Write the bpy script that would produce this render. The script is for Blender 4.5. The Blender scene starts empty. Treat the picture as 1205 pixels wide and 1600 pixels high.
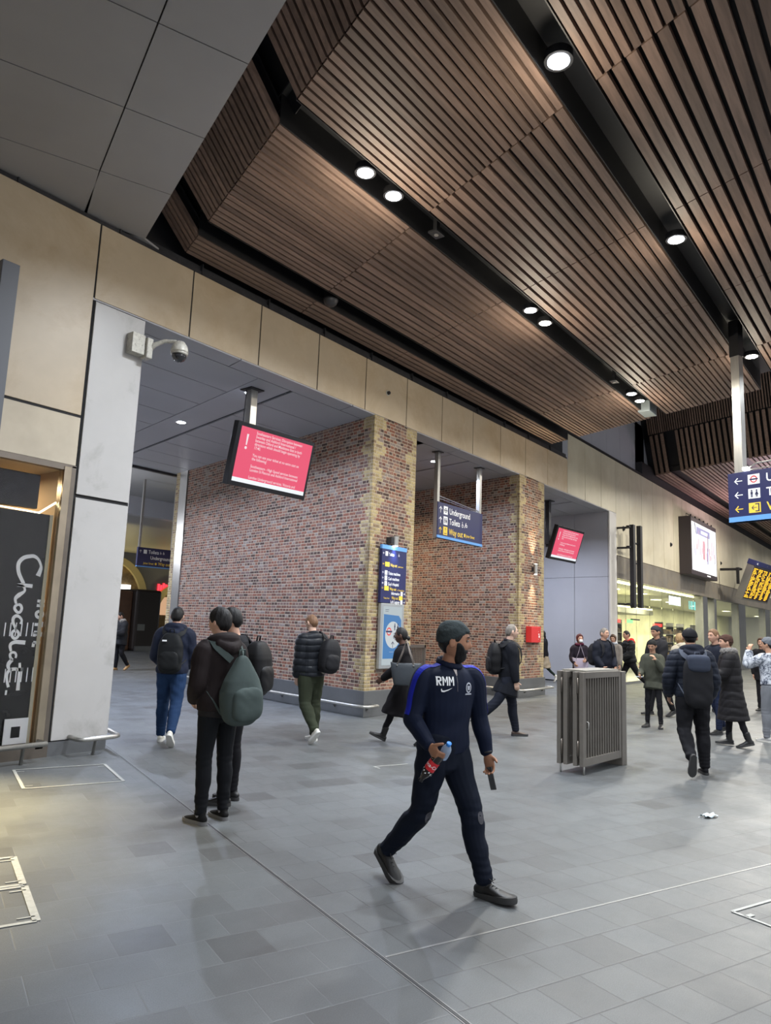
import bpy, bmesh, math, random
import numpy as np
from mathutils import Vector, Matrix, Quaternion, noise
from mathutils.bvhtree import BVHTree
random.seed(7); np.random.seed(7)
SC = bpy.context.scene
COL = SC.collection
PI = math.pi

# ------------------------------------------------------------------ camera
# place frame: X runs along the concourse wall, Y points through the wall openings, Z up; wall face is Y = 0
CAM = Vector((-10.565, -8.321, 1.65))
FPX, PITCH, ROLL, AZ = 1137.85, math.radians(8.81), math.radians(2.164), math.radians(37.075)
_f = Vector((math.cos(PITCH), 0, math.sin(PITCH)))
def _h(a, b):      # (forward, right) horizontal components -> place frame
    ca, sa = math.cos(AZ), math.sin(AZ)
    return Vector((a*ca + b*sa, a*sa - b*ca, 0))
FW = _h(math.cos(PITCH), 0) + Vector((0, 0, math.sin(PITCH)))
_up0 = _h(-math.sin(PITCH), 0) + Vector((0, 0, math.cos(PITCH)))
_rt0 = _h(0, 1)
RT = math.cos(ROLL)*_rt0 + math.sin(ROLL)*_up0
UP = -math.sin(ROLL)*_rt0 + math.cos(ROLL)*_up0
cam = bpy.data.cameras.new('camera'); co = bpy.data.objects.new('camera', cam); COL.objects.link(co)
cam.sensor_fit = 'HORIZONTAL'; cam.sensor_width = 36.0; cam.lens = 36.0*FPX/1205.0
cam.clip_start = 0.1; cam.clip_end = 400
m = Matrix.Identity(4)
for i in range(3):
    m[i][0], m[i][1], m[i][2], m[i][3] = RT[i], UP[i], -FW[i], CAM[i]
co.matrix_world = m
SC.camera = co
def ray(px, py): return (px-602.5)/FPX*RT - (py-800)/FPX*UP + FW
def at(px, py, ax, v):      # point seen at a pixel on the plane x, y or z = v
    d = ray(px, py); i = 'xyz'.index(ax)
    return CAM + d*((v-CAM[i])/d[i])

# ------------------------------------------------------------------ world and exposure
w = bpy.data.worlds.new('world'); SC.world = w; w.use_nodes = True
bg = w.node_tree.nodes['Background']; bg.inputs[0].default_value = (0.84, 0.86, 0.92, 1); bg.inputs[1].default_value = 1.25
SC.view_settings.view_transform = 'Standard'; SC.view_settings.look = 'None'
SC.view_settings.exposure = -0.18; SC.view_settings.gamma = 1.0
LAMP_W = 1.0
def area_lamp(name, loc, power, color, size=0.2, rot=None, spread=PI*0.8, shape='DISK', sy=None):
    l = bpy.data.lights.new(name, 'AREA'); l.energy = power*LAMP_W; l.color = color; l.shape = shape; l.size = size
    if sy: l.size_y = sy
    l.spread = spread
    o = bpy.data.objects.new(name, l); o.location = loc
    if rot: o.rotation_euler = rot
    COL.objects.link(o); return o

# ------------------------------------------------------------------ helpers
def tag(o, label=None, cat=None, group=None, kind=None):
    if label: o['label'] = label
    if cat: o['category'] = cat
    if group: o['group'] = group
    if kind: o['kind'] = kind
    return o
def empty(name, loc=(0, 0, 0), rz=0, label=None, cat=None, group=None, kind=None):
    o = bpy.data.objects.new(name, None); o.empty_display_size = 0.1
    o.location = loc; o.rotation_euler = (0, 0, rz); COL.objects.link(o)
    return tag(o, label, cat, group, kind)
class MB:
    def __init__(s): s.v = []; s.f = []; s.mi = []; s.uv = {}
    def add(s, vs, fs, mi=0):
        o = len(s.v); s.v += [tuple(v) for v in vs]; s.f += [tuple(i+o for i in f) for f in fs]; s.mi += [mi]*len(fs); return s
    def box(s, x0, x1, y0, y1, z0, z1, mi=0, M=None):
        vs = [Vector((x, y, z)) for z in (z0, z1) for y in (y0, y1) for x in (x0, x1)]
        if M: vs = [M @ v for v in vs]
        return s.add(vs, [(0, 2, 3, 1), (4, 5, 7, 6), (0, 1, 5, 4), (2, 6, 7, 3), (0, 4, 6, 2), (1, 3, 7, 5)], mi)
    def prism(s, pts, z0, z1, mi=0):      # polygon in XY (counter clockwise), extruded
        n = len(pts); vs = [(p[0], p[1], z0) for p in pts]+[(p[0], p[1], z1) for p in pts]
        fs = [tuple(range(n-1, -1, -1)), tuple(range(n, 2*n))]+[(i, (i+1) % n, n+(i+1) % n, n+i) for i in range(n)]
        return s.add(vs, fs, mi)
    def hexa(s, vs, mi=0):      # 8 free corners ordered like box
        return s.add(vs, [(0, 2, 3, 1), (4, 5, 7, 6), (0, 1, 5, 4), (2, 6, 7, 3), (0, 4, 6, 2), (1, 3, 7, 5)], mi)
    def tube(s, pts, r, n=10, cap=True, mi=0):
        pts = [Vector(p) for p in pts]; rs = r if isinstance(r, (list, tuple)) else [r]*len(pts)
        o = []; prev = None; vs = []
        for i, p in enumerate(pts):
            t = (pts[min(i+1, len(pts)-1)]-pts[max(i-1, 0)]).normalized()
            if prev is None:
                a = t.orthogonal().normalized()
            else:
                a = (prev-t*prev.dot(t)); a = a.normalized() if a.length > 1e-6 else t.orthogonal().normalized()
            prev = a; b = t.cross(a)
            for k in range(n):
                an = 2*PI*k/n; vs.append(p+(a*math.cos(an)+b*math.sin(an))*rs[i])
        fs = [(i*n+k, i*n+(k+1) % n, (i+1)*n+(k+1) % n, (i+1)*n+k) for i in range(len(pts)-1) for k in range(n)]
        if cap: fs += [tuple(range(n-1, -1, -1)), tuple((len(pts)-1)*n+k for k in range(n))]
        return s.add(vs, fs, mi)
    def lathe(s, prof, c=(0, 0, 0), n=24, M=None, mi=0):      # prof [(r,z)]
        vs = []
        for r, z in prof:
            for k in range(n):
                v = Vector((c[0]+r*math.cos(2*PI*k/n), c[1]+r*math.sin(2*PI*k/n), c[2]+z)); vs.append(M @ v if M else v)
        fs = [(i*n+k, i*n+(k+1) % n, (i+1)*n+(k+1) % n, (i+1)*n+k) for i in range(len(prof)-1) for k in range(n)]
        fs += [tuple(range(n-1, -1, -1)), tuple((len(prof)-1)*n+k for k in range(n))]
        return s.add(vs, fs, mi)
    def quad(s, a, b, c, d, mi=0): return s.add([a, b, c, d], [(0, 1, 2, 3)], mi)
    def build(s, name, mat, parent=None, kind=None, smooth=False, bevel=0, loc=None, fix=True, autosm=None):
        me = bpy.data.meshes.new(name)
        vs = s.v
        if loc is not None: vs = [(v[0]-loc[0], v[1]-loc[1], v[2]-loc[2]) for v in vs]
        me.from_pydata(vs, [], s.f)
        if fix:
            b = bmesh.new(); b.from_mesh(me); bmesh.ops.recalc_face_normals(b, faces=b.faces); b.to_mesh(me); b.free()
        mats = mat if isinstance(mat, (list, tuple)) else [mat]
        for q in mats: me.materials.append(q)
        if len(mats) > 1: me.polygons.foreach_set('material_index', s.mi)
        if smooth: me.polygons.foreach_set('use_smooth', [True]*len(me.polygons))
        if autosm:
            me.polygons.foreach_set('use_smooth', [True]*len(me.polygons)); me.set_sharp_from_angle(angle=math.radians(autosm))
        me.update()
        o = bpy.data.objects.new(name, me); COL.objects.link(o)
        if loc is not None: o.location = loc
        if parent: o.parent = parent
        if kind: o['kind'] = kind
        if bevel:
            bm_ = o.modifiers.new('bevel', 'BEVEL'); bm_.width = bevel; bm_.segments = 2; bm_.limit_method = 'ANGLE'
        return o

# ------------------------------------------------------------------ materials
def nt(name):
    m_ = bpy.data.materials.new(name); m_.use_nodes = True
    t = m_.node_tree; return m_, t, t.nodes['Principled BSDF']
class G:      # tiny node graph helper
    def __init__(s, t): s.t = t
    def n(s, ty, **k):
        x = s.t.nodes.new(ty)
        for a, b in k.items(): setattr(x, a, b)
        return x
    def l(s, a, b): s.t.links.new(a, b)
    def m(s, op, a, b=None, c=None):
        x = s.n('ShaderNodeMath', operation=op)
        for i, q in enumerate((a, b, c)):
            if q is None: continue
            if isinstance(q, (int, float)): x.inputs[i].default_value = q
            else: s.l(q, x.inputs[i])
        return x.outputs[0]
    def ramp(s, fac, stops, interp='LINEAR'):
        x = s.n('ShaderNodeValToRGB'); x.color_ramp.interpolation = interp
        e = x.color_ramp.elements
        while len(e) < len(stops): e.new(0.5)
        for i, (p, c) in enumerate(stops): e[i].position = p; e[i].color = (*c, 1) if len(c) == 3 else c
        s.l(fac, x.inputs[0]); return x.outputs[0]
    def mix(s, f, a, b, bl='MIX'):
        x = s.n('ShaderNodeMix', data_type='RGBA', blend_type=bl)
        for i, q in ((0, f), (6, a), (7, b)):
            if isinstance(q, (int, float)): x.inputs[i].default_value = q
            elif isinstance(q, tuple): x.inputs[i].default_value = (*q, 1) if len(q) == 3 else q
            else: s.l(q, x.inputs[i])
        return x.outputs[2]
    def noise(s, vec, sc, det=3, rough=0.5, dist=0):
        x = s.n('ShaderNodeTexNoise'); x.inputs['Scale'].default_value = sc; x.inputs['Detail'].default_value = det
        x.inputs['Roughness'].default_value = rough; x.inputs['Distortion'].default_value = dist
        s.l(vec, x.inputs['Vector']); return x.outputs[0]
    def bump(s, h, st, d=0.01):
        x = s.n('ShaderNodeBump'); x.inputs['Strength'].default_value = st; x.inputs['Distance'].default_value = d
        s.l(h, x.inputs['Height']); return x.outputs[0]
_M = {}
def mat(name, color, rough=0.5, metal=0.0, noise_sc=0, var=0.0, bump=0.0, bump_sc=None, spec=0.5, island=0.0, dirt=None, stretch=None, sheen=0, trans=0, ior=1.45, coat=0, aniso=False):
    if name in _M: return _M[name]
    m_, t, p = nt(name); g = G(t)
    p.inputs['Base Color'].default_value = (*color, 1); p.inputs['Roughness'].default_value = rough; p.inputs['Metallic'].default_value = metal
    p.inputs['Specular IOR Level'].default_value = spec
    if trans: p.inputs['Transmission Weight'].default_value = trans; p.inputs['IOR'].default_value = ior
    if sheen: p.inputs['Sheen Weight'].default_value = sheen; p.inputs['Sheen Roughness'].default_value = 0.5
    if coat: p.inputs['Coat Weight'].default_value = coat
    tc = g.n('ShaderNodeTexCoord'); vec = tc.outputs['Object']
    if stretch:
        mp = g.n('ShaderNodeMapping'); mp.inputs['Scale'].default_value = stretch; g.l(vec, mp.inputs[0]); vec = mp.outputs[0]
    col = None
    if noise_sc and var:
        nz = g.noise(vec, noise_sc, 4, 0.6)
        lo = tuple(c*(1-var) for c in color); hi = tuple(min(1, c*(1+var)) for c in color)
        col = g.ramp(nz, [(0.3, lo), (0.7, hi)])
    if island:
        gm = g.n('ShaderNodeNewGeometry'); v = g.m('MULTIPLY_ADD', gm.outputs['Random Per Island'], 2*island, 1-island)
        cm = g.n('ShaderNodeCombineColor')
        for i in range(3): g.l(v, cm.inputs[i])
        col = g.mix(1.0, col if col else tuple(color), cm.outputs[0], 'MULTIPLY')
    if dirt:
        nz2 = g.noise(tc.outputs['Object'], dirt[1], 6, 0.65, 0.4); f = g.ramp(nz2, [(dirt[2], (0, 0, 0)), (dirt[3], (1, 1, 1))])
        col = g.mix(f, col if col else tuple(color), dirt[0])
    if col: g.l(col, p.inputs['Base Color'])
    if bump:
        nb = g.noise(vec, bump_sc or 20, 3); g.l(g.bump(nb, bump, 0.01), p.inputs['Normal'])
    _M[name] = m_; return m_
def emis(name, color, strength):
    if name in _M: return _M[name]
    m_, t, p = nt(name); p.inputs['Base Color'].default_value = (0.02, 0.02, 0.02, 1)
    p.inputs['Emission Color'].default_value = (*color, 1); p.inputs['Emission Strength'].default_value = strength
    _M[name] = m_; return m_

def brick_mat(name, quoin, quoin2=None, axis='x', tone=1.2):
    """bricks laid by object x (run) and z (height), metres; yellow toothed quoins within the given distance of x = 0 (and x = quoin2)"""
    m_, t, p = nt(name); g = G(t)
    tc = g.n('ShaderNodeTexCoord'); sp = g.n('ShaderNodeSeparateXYZ'); g.l(tc.outputs['Object'], sp.inputs[0])
    X, Z = sp.outputs[0], sp.outputs[2]
    nzv = g.noise(tc.outputs['Object'], 9, 2)
    X = g.m('ADD', X, g.m('MULTIPLY', g.m('SUBTRACT', nzv, 0.5), 0.012))
    Zs = g.m('DIVIDE', Z, 0.064); row = g.m('FLOOR', Zs); fz = g.m('FRACT', Zs)
    par = g.m('MODULO', row, 2.0)
    wn0 = g.n('ShaderNodeTexWhiteNoise', noise_dimensions='1D'); g.l(row, wn0.inputs['W'])
    bw = g.m('MULTIPLY_ADD', par, -0.085, 0.20)      # stretcher rows and half-length header rows
    xs = g.m('ADD', g.m('DIVIDE', X, bw), g.m('MULTIPLY_ADD', wn0.outputs[0], 0.5, 100.25))
    col = g.m('FLOOR', xs); fx = g.m('FRACT', xs)
    cb = g.n('ShaderNodeCombineXYZ'); g.l(col, cb.inputs[0]); g.l(row, cb.inputs[1])
    wn = g.n('ShaderNodeTexWhiteNoise', noise_dimensions='2D'); g.l(cb.outputs[0], wn.inputs['Vector'])
    rnd = wn.outputs['Value']
    red = g.ramp(rnd, [(0.0, (0.060, 0.036, 0.030)), (0.16, (0.125, 0.058, 0.043)), (0.36, (0.18, 0.076, 0.050)), (0.6, (0.14, 0.088, 0.076)), (0.8, (0.21, 0.115, 0.082)), (0.92, (0.20, 0.16, 0.14))], 'CONSTANT')
    yel = g.ramp(rnd, [(0.0, (0.26, 0.20, 0.10)), (0.3, (0.36, 0.285, 0.145)), (0.65, (0.29, 0.225, 0.12)), (0.85, (0.20, 0.14, 0.085))], 'CONSTANT')
    grp = g.m('MODULO', g.m('FLOOR', g.m('DIVIDE', row, 4.0)), 2.0)
    wn2 = g.n('ShaderNodeTexWhiteNoise', noise_dimensions='1D'); g.l(row, wn2.inputs['W'])
    lim = g.m('ADD', g.m('MULTIPLY_ADD', grp, 0.17, quoin), g.m('MULTIPLY', g.m('SUBTRACT', wn2.outputs[0], 0.5), 0.13))
    mk = g.m('LESS_THAN', g.m('ABSOLUTE', sp.outputs[0]), lim)
    if quoin2: mk = g.m('MAXIMUM', mk, g.m('LESS_THAN', g.m('ABSOLUTE', g.m('SUBTRACT', sp.outputs[0], quoin2)), lim))
    if quoin <= 0: mk = g.m('MULTIPLY', mk, 0.0)
    bc = g.mix(mk, red, yel)
    fine = g.noise(tc.outputs['Object'], 42, 5, 0.7)
    bc = g.mix(0.75, bc, g.ramp(fine, [(0.3, (0.42, 0.42, 0.42)), (0.7, (1.5, 1.5, 1.5))]), 'MULTIPLY')
    eff = g.noise(tc.outputs['Object'], 17, 6, 0.75, 1.0)      # lime bloom on some bricks
    bc = g.mix(g.ramp(eff, [(0.56, (0, 0, 0)), (0.70, (0.75, 0.75, 0.75))]), bc, (0.36, 0.32, 0.28))
    # mortar
    ex = g.m('MULTIPLY', g.m('MINIMUM', fx, g.m('SUBTRACT', 1.0, fx)), bw)
    ez = g.m('MULTIPLY', g.m('MINIMUM', fz, g.m('SUBTRACT', 1.0, fz)), 0.064)
    wob = g.m('MULTIPLY', g.m('SUBTRACT', g.noise(tc.outputs['Object'], 60, 2), 0.5), 0.006)
    ed = g.m('ADD', g.m('MINIMUM', ex, ez), wob)
    mm = g.ramp(ed, [(0.0050, (1, 1, 1)), (0.0080, (0, 0, 0))])
    mcol = g.mix(g.noise(tc.outputs['Object'], 14, 3), (0.27, 0.22, 0.165), (0.45, 0.385, 0.29))
    out = g.mix(mm, bc, mcol)
    out = g.mix(1.0, out, (tone, tone, tone), 'MULTIPLY')
    g.l(out, p.inputs['Base Color']); p.inputs['Roughness'].default_value = 0.85; p.inputs['Specular IOR Level'].default_value = 0.25
    hgt = g.m('ADD', g.m('MULTIPLY', g.ramp(ed, [(0.003, (0, 0, 0)), (0.01, (1, 1, 1))]), 1.0), g.m('MULTIPLY', fine, 0.5))
    g.l(g.bump(hgt, 0.9, 0.008), p.inputs['Normal'])
    return m_

def floor_mat():
    m_, t, p = nt('grey_granite_paving'); g = G(t)
    tc = g.n('ShaderNodeTexCoord'); sp = g.n('ShaderNodeSeparateXYZ'); g.l(tc.outputs['Object'], sp.inputs[0])
    X, Y = sp.outputs[0], sp.outputs[1]
    a = g.m('ADD', g.m('MULTIPLY', X, 0.932), g.m('MULTIPLY', Y, -0.3624))
    b = g.m('ADD', g.m('MULTIPLY', X, 0.3624), g.m('MULTIPLY', Y, 0.932))
    rp, cp = 0.2965, 0.286
    rb = g.m('DIVIDE', g.m('ADD', b, 8.255+0.2965*400), rp); row = g.m('FLOOR', rb); fr = g.m('FRACT', rb)
    right = g.m('GREATER_THAN', a, -4.70)
    off = g.m('MULTIPLY', g.m('MODULO', row, 3.0), g.m('MULTIPLY', right, 0.3333))
    off2 = g.m('MULTIPLY', g.m('MODULO', row, 2.0), g.m('MULTIPLY', g.m('SUBTRACT', 1.0, right), 0.5))
    ca = g.m('ADD', g.m('DIVIDE', g.m('ADD', a, 4.70+0.286*300), cp), g.m('ADD', off, off2)); cl = g.m('FLOOR', ca); fc = g.m('FRACT', ca)
    cb = g.n('ShaderNodeCombineXYZ'); g.l(cl, cb.inputs[0]); g.l(row, cb.inputs[1]); g.l(right, cb.inputs[2])
    wn = g.n('ShaderNodeTexWhiteNoise', noise_dimensions='3D'); g.l(cb.outputs[0], wn.inputs['Vector'])
    tile = g.ramp(wn.outputs['Value'], [(0.0, (0.075, 0.077, 0.077)), (0.08, (0.096, 0.100, 0.101)), (0.3, (0.106, 0.112, 0.114)), (0.8, (0.114, 0.121, 0.123))])
    big = g.noise(tc.outputs['Object'], 0.7, 5, 0.6, 0.6)
    tile = g.mix(0.8, tile, g.ramp(big, [(0.3, (0.82, 0.82, 0.82)), (0.7, (1.12, 1.12, 1.12))]), 'MULTIPLY')
    sp2 = g.noise(tc.outputs['Object'], 160, 3, 0.8); tile = g.mix(0.7, tile, g.ramp(sp2, [(0.35, (0.72, 0.72, 0.72)), (0.65, (1.28, 1.28, 1.28))]), 'MULTIPLY')
    mp = g.n('ShaderNodeMapping'); mp.inputs['Rotation'].default_value = (0, 0, 0.37); mp.inputs['Scale'].default_value = (1.2, 7, 1); g.l(tc.outputs['Object'], mp.inputs[0])
    st = g.noise(mp.outputs[0], 1.6, 6, 0.7, 0.8); tile = g.mix(g.ramp(st, [(0.56, (0, 0, 0)), (0.72, (0.32, 0.32, 0.32))]), tile, (0.085, 0.085, 0.08))
    scr = g.noise(mp.outputs[0], 9, 7, 0.85, 2.0); tile = g.mix(g.ramp(scr, [(0.66, (0, 0, 0)), (0.74, (0.35, 0.35, 0.35))]), tile, (0.24, 0.25, 0.25))
    ea = g.m('MULTIPLY', g.m('MINIMUM', fc, g.m('SUBTRACT', 1.0, fc)), cp); eb = g.m('MULTIPLY', g.m('MINIMUM', fr, g.m('SUBTRACT', 1.0, fr)), rp)
    jr = g.ramp(g.m('MINIMUM', ea, eb), [(0.0022, (1, 1, 1)), (0.0042, (0, 0, 0))])
    jmask = g.m('MULTIPLY', jr, g.m('MULTIPLY_ADD', right, 0.5, 0.35))
    out = g.mix(g.mix(1.0, jr, g.mix(right, (0.30, 0.30, 0.30), (0.8, 0.8, 0.8)), 'MULTIPLY'), tile, g.mix(right, (0.17, 0.175, 0.175), (0.035, 0.035, 0.037)))
    g.l(out, p.inputs['Base Color'])
    rg = g.ramp(g.noise(tc.outputs['Object'], 2.2, 5, 0.7), [(0.3, (0.36, 0.36, 0.36)), (0.7, (0.52, 0.52, 0.52))]); g.l(rg, p.inputs['Roughness'])
    h = g.m('SUBTRACT', g.m('MULTIPLY', sp2, 0.25), jr); g.l(g.bump(h, 0.22, 0.004), p.inputs['Normal'])
    return m_

M_tan = mat('warm_buff_stone_panel', (0.50, 0.405, 0.285), 0.42, 0, 0.9, 0.12, 0.03, 30, dirt=((0.38, 0.28, 0.165), 0.9, 0.45, 0.75))
M_grey_panel = mat('pale_grey_stone_panel', (0.46, 0.445, 0.43), 0.4, 0, 1.1, 0.06, 0.02, 30, dirt=((0.30, 0.285, 0.265), 1.7, 0.56, 0.80))
M_side_panel = mat('cool_grey_metal_panel', (0.40, 0.41, 0.45), 0.38, 0.0, 0.6, 0.05)
M_soffit = mat('grey_soffit_panel', (0.34, 0.34, 0.36), 0.5, 0, 0.7, 0.05)
M_gap = mat('black_gap', (0.012, 0.012, 0.013), 0.8)
M_dark = mat('black_painted_metal', (0.008, 0.008, 0.010), 0.5, 0.1, 6, 0.2)
M_dark2 = mat('charcoal_metal', (0.05, 0.05, 0.055), 0.42, 0.5, 8, 0.2)
M_steel = mat('brushed_steel', (0.46, 0.45, 0.42), 0.32, 0.75, 3, 0.12, 0.03, 60, stretch=(40, 40, 1))
M_bronze = mat('brown_bronze_metal', (0.17, 0.145, 0.12), 0.36, 0.75, 2, 0.18)
M_band = mat('weathered_metal_band', (0.27, 0.24, 0.20), 0.33, 0.45, 1.2, 0.25, dirt=((0.32, 0.26, 0.18), 1.5, 0.5, 0.7))
M_plinth = mat('grey_plinth_metal', (0.17, 0.175, 0.18), 0.35, 0.6, 2, 0.1)
M_wood = mat('brown_timber_slat', (0.185, 0.122, 0.094), 0.55, 0, 3, 0.25, 0.05, 12, island=0.30, stretch=(0.6, 6, 6))
M_white = mat('white_print', (0.92, 0.93, 0.94), 0.5)
M_black = mat('black_gloss', (0.01, 0.01, 0.012), 0.22)
M_lampglow = emis('cool_lamp_glow', (0.86, 0.92, 1.0), 40)
M_lampwarm = emis('neutral_lamp_glow', (1.0, 0.97, 0.82), 36)
M_navy = mat('navy_sign_face', (0.012, 0.016, 0.085), 0.4)
M_blue = mat('light_blue_edge', (0.12, 0.33, 0.72), 0.45)
M_yel = mat('yellow_print', (0.85, 0.60, 0.06), 0.5)

# ------------------------------------------------------------------ floor
MB().add([(-40, -35, 0), (120, -35, 0), (120, 60, 0), (-40, 60, 0)], [(0, 1, 2, 3)]).build('floor', floor_mat(), kind='structure')
def AB(a, b, z=0.003): return Vector((0.932*a+0.3624*b, -0.3624*a+0.932*b, z))
def strip(mb, a0, b0, a1, b1, wd, z=0.003, h=0.002):
    p0, p1 = AB(a0, b0, z), AB(a1, b1, z); d = (p1-p0).normalized(); q = Vector((-d.y, d.x, 0))*wd/2
    vs = [p0-q, p1-q, p0+q, p1+q]; vs += [v+Vector((0, 0, h)) for v in vs]
    return mb.hexa(vs)
t_ = MB(); strip(t_, -4.700, -12.5, -4.700, 1.8, 0.010, 0.0005, 0.001); t_.build('trim_1', mat('dark_joint', (0.03, 0.03, 0.032), 0.5), kind='structure')
t_ = MB(); strip(t_, -4.712, -12.5, -4.712, 1.8, 0.005, 0.0005, 0.0015); strip(t_, -4.688, -12.5, -4.688, 1.8, 0.005, 0.0005, 0.0015); t_.build('trim_2', mat('pale_joint_edge', (0.30, 0.30, 0.29), 0.4, 0.5), kind='structure')
t_ = MB(); strip(t_, -4.68, -8.257, 8, -8.257, 0.014, 0.0005, 0.0015); t_.build('trim_3', _M['pale_joint_edge'], kind='structure')
M_tape = mat('white_floor_tape', (0.40, 0.40, 0.37), 0.6, 0, 30, 0.15, dirt=((0.35, 0.35, 0.33), 9, 0.5, 0.7))
def tape(label, segs):
    mb = MB()
    for s_ in segs: strip(mb, *s_)
    c = AB((segs[0][0]+segs[0][2])/2, (segs[0][1]+segs[0][3])/2)
    tag(mb.build('floor_tape', M_tape, loc=(c.x, c.y, 0)), label, 'floor marking')
def rect(a0, a1, b0, b1, wd=0.022):
    r = [(a0, b0, a1, b0, wd), (a1, b0, a1, b1, wd*1.4), (a1, b1, a0, b1, wd), (a0, b1, a0, b0, wd*1.4)]
    for aa, sg in ((a0, 1), (a1, -1)):
        for bb in (b0+(b1-b0)*.12, b1-(b1-b0)*.12): r.append((aa, bb, aa+sg*0.09, bb, 0.014))
    return r
tape('white tape rectangle on the paving in front of the chocolate shop and pale pillar', rect(-5.87, -4.96, -3.74, -2.80))
tape('double white tape box on the paving at the left edge of the frame', rect(-7.2, -6.145, -6.42, -5.84, 0.03)+rect(-7.2, -6.14, -7.04, -6.46, 0.03))
tape('white taped corner on the paving at the right edge of the frame', [(-2.46, -8.70, -1.6, -8.70, 0.022), (-2.46, -8.70, -2.46, -9.3, 0.022), (-2.46, -8.79, -2.39, -8.79, 0.03)])
tape('short faint tape corner on the paving between the walking men and the brick pier', [(-2.18, -4.0, -1.7, -4.0, 0.018), (-2.18, -4.0, -2.17, -4.12, 0.018)])
# face mask dropped on the floor
mk = MB(); n_ = 10
P0 = at(1108, 1277, 'z', 0)
g_ = []
for i in range(n_+1):
    for j in range(5):
        x, y = (i/n_-.5)*0.17, (j/4-.5)*(0.085-0.03*abs(i/n_-.5))
        g_.append((x, y, 0.006+0.010*(1+math.sin(i*1.1+j*0.8))+(0.012 if j in (1, 3) else 0)))
mk.add(g_, [(i*5+j, (i+1)*5+j, (i+1)*5+j+1, i*5+j+1) for i in range(n_) for j in range(4)])
mo = empty('face_mask', (P0.x, P0.y, 0), math.radians(-25), 'crumpled pale blue surgical face mask dropped on the paving at the right', 'face mask')
fm = mk.build('mask_sheet', mat('pale_blue_mask', (0.62, 0.72, 0.76), 0.8), mo, smooth=True)
so_ = fm.modifiers.new('s', 'SOLIDIFY'); so_.thickness = 0.002
MB().tube([(-0.08, 0.03, 0.008), (-0.12, 0.02, 0.006), (-0.12, -0.01, 0.005), (-0.08, -0.02, 0.008)], 0.0015, 5).build('ear_loop', M_white, mo)
MB().tube([(0.08, 0.03, 0.008), (0.11, 0.04, 0.006), (0.13, 0.0, 0.005), (0.08, -0.02, 0.008)], 0.0015, 5).build('ear_loop', M_white, mo)

# ------------------------------------------------------------------ wall: panels
G_ = 0.012
def panel(mb, x0, x1, z0, z1, y=0.0, d=0.05, g=G_): mb.box(x0+g, x1-g, y, y+d, z0+g, z1-g)
XL = [-5.87-1.37*k for k in range(14, 0, -1)]
fx = [-5.87, -4.38, -3.03, -1.65, -0.315, 1.03, 2.365, 3.70, 5.05, 6.43, 7.80, 9.17]
mb = MB()
xs_ = XL+fx
for a_, b_ in zip(fx, fx[1:]): panel(mb, a_, b_, 5.61, 6.64)
for k in range(len(XL)):
    x0 = XL[k]; x1 = (XL+[-5.87])[k+1]
    panel(mb, x0, x1, 4.06, 6.64)
    if k > 9: pass
mb.build('wall_fascia', M_tan, kind='structure', bevel=0.004)
mb = MB()
for k in range(len(XL)):
    x0 = XL[k]; x1 = (XL+[-5.87])[k+1]; panel(mb, x0, x1, 3.42, 4.05)
mb.build('wall_shop_header', mat('polished_buff_panel', (0.55, 0.48, 0.37), 0.22, 0.25, 1.3, 0.12), kind='structure', bevel=0.004)
mb = MB(); panel(mb, -5.85, -5.10, 3.08, 5.60, -0.002); panel(mb, -5.85, -5.10, 0.16, 3.06, -0.002)
# pillar side face towards the passage
mb.hexa([(-5.10, 0.02, 0.16), (-5.09, 0.02, 0.16), (-3.35, 8.0, 0.16), (-3.34, 8.0, 0.16), (-5.10, 0.02, 5.6), (-5.09, 0.02, 5.6), (-3.35, 8.0, 5.6), (-3.34, 8.0, 5.6)])
mb.build('wall_pillar', M_grey_panel, kind='structure', bevel=0.004)
LX, LY = 0.2148, 0.97665
def L(x, d, z=0): return (x+LX*d, LY*d, z)      # point d metres back along the skewed side walls
mb = MB(); mb.hexa([(-5.87, 0.01, 0), (-5.11, 0.01, 0), L(-5.87, 8.2), L(-5.11, 8.2), (-5.87, 0.01, .16), (-5.11, 0.01, .16), L(-5.87, 8.2, .16), L(-5.11, 8.2, .16)])
mb.build('baseboard_pillar', M_plinth, kind='structure')
mb = MB(); mb.box(-5.86, -5.11, 0.02, 0.6, 0.17, 5.6); mb.box(-26, 9.18, 0.012, 0.6, 5.62, 6.63); mb.box(-26, -5.87, 0.012, 0.3, 3.43, 5.7)
mb.build('wall_backing', M_gap, kind='structure')
# dark ledge and recess above the fascia
mb = MB(); mb.box(-26, 9.17, 0.02, 0.10, 6.64, 6.69); mb.box(-26, 9.17, 0.05, 0.16, 6.70, 6.78)
for k in range(26): mb.box(-26+1.36*k, -25.985+1.36*k, 0.0, 0.12, 6.64, 6.80)
mb.build('trim_4', M_dark2, kind='structure')
mb = MB(); mb.box(-26, 9.17, 0.16, 0.3, 6.6, 9.6); mb.build('wall_upper_recess', M_dark, kind='structure')
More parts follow.
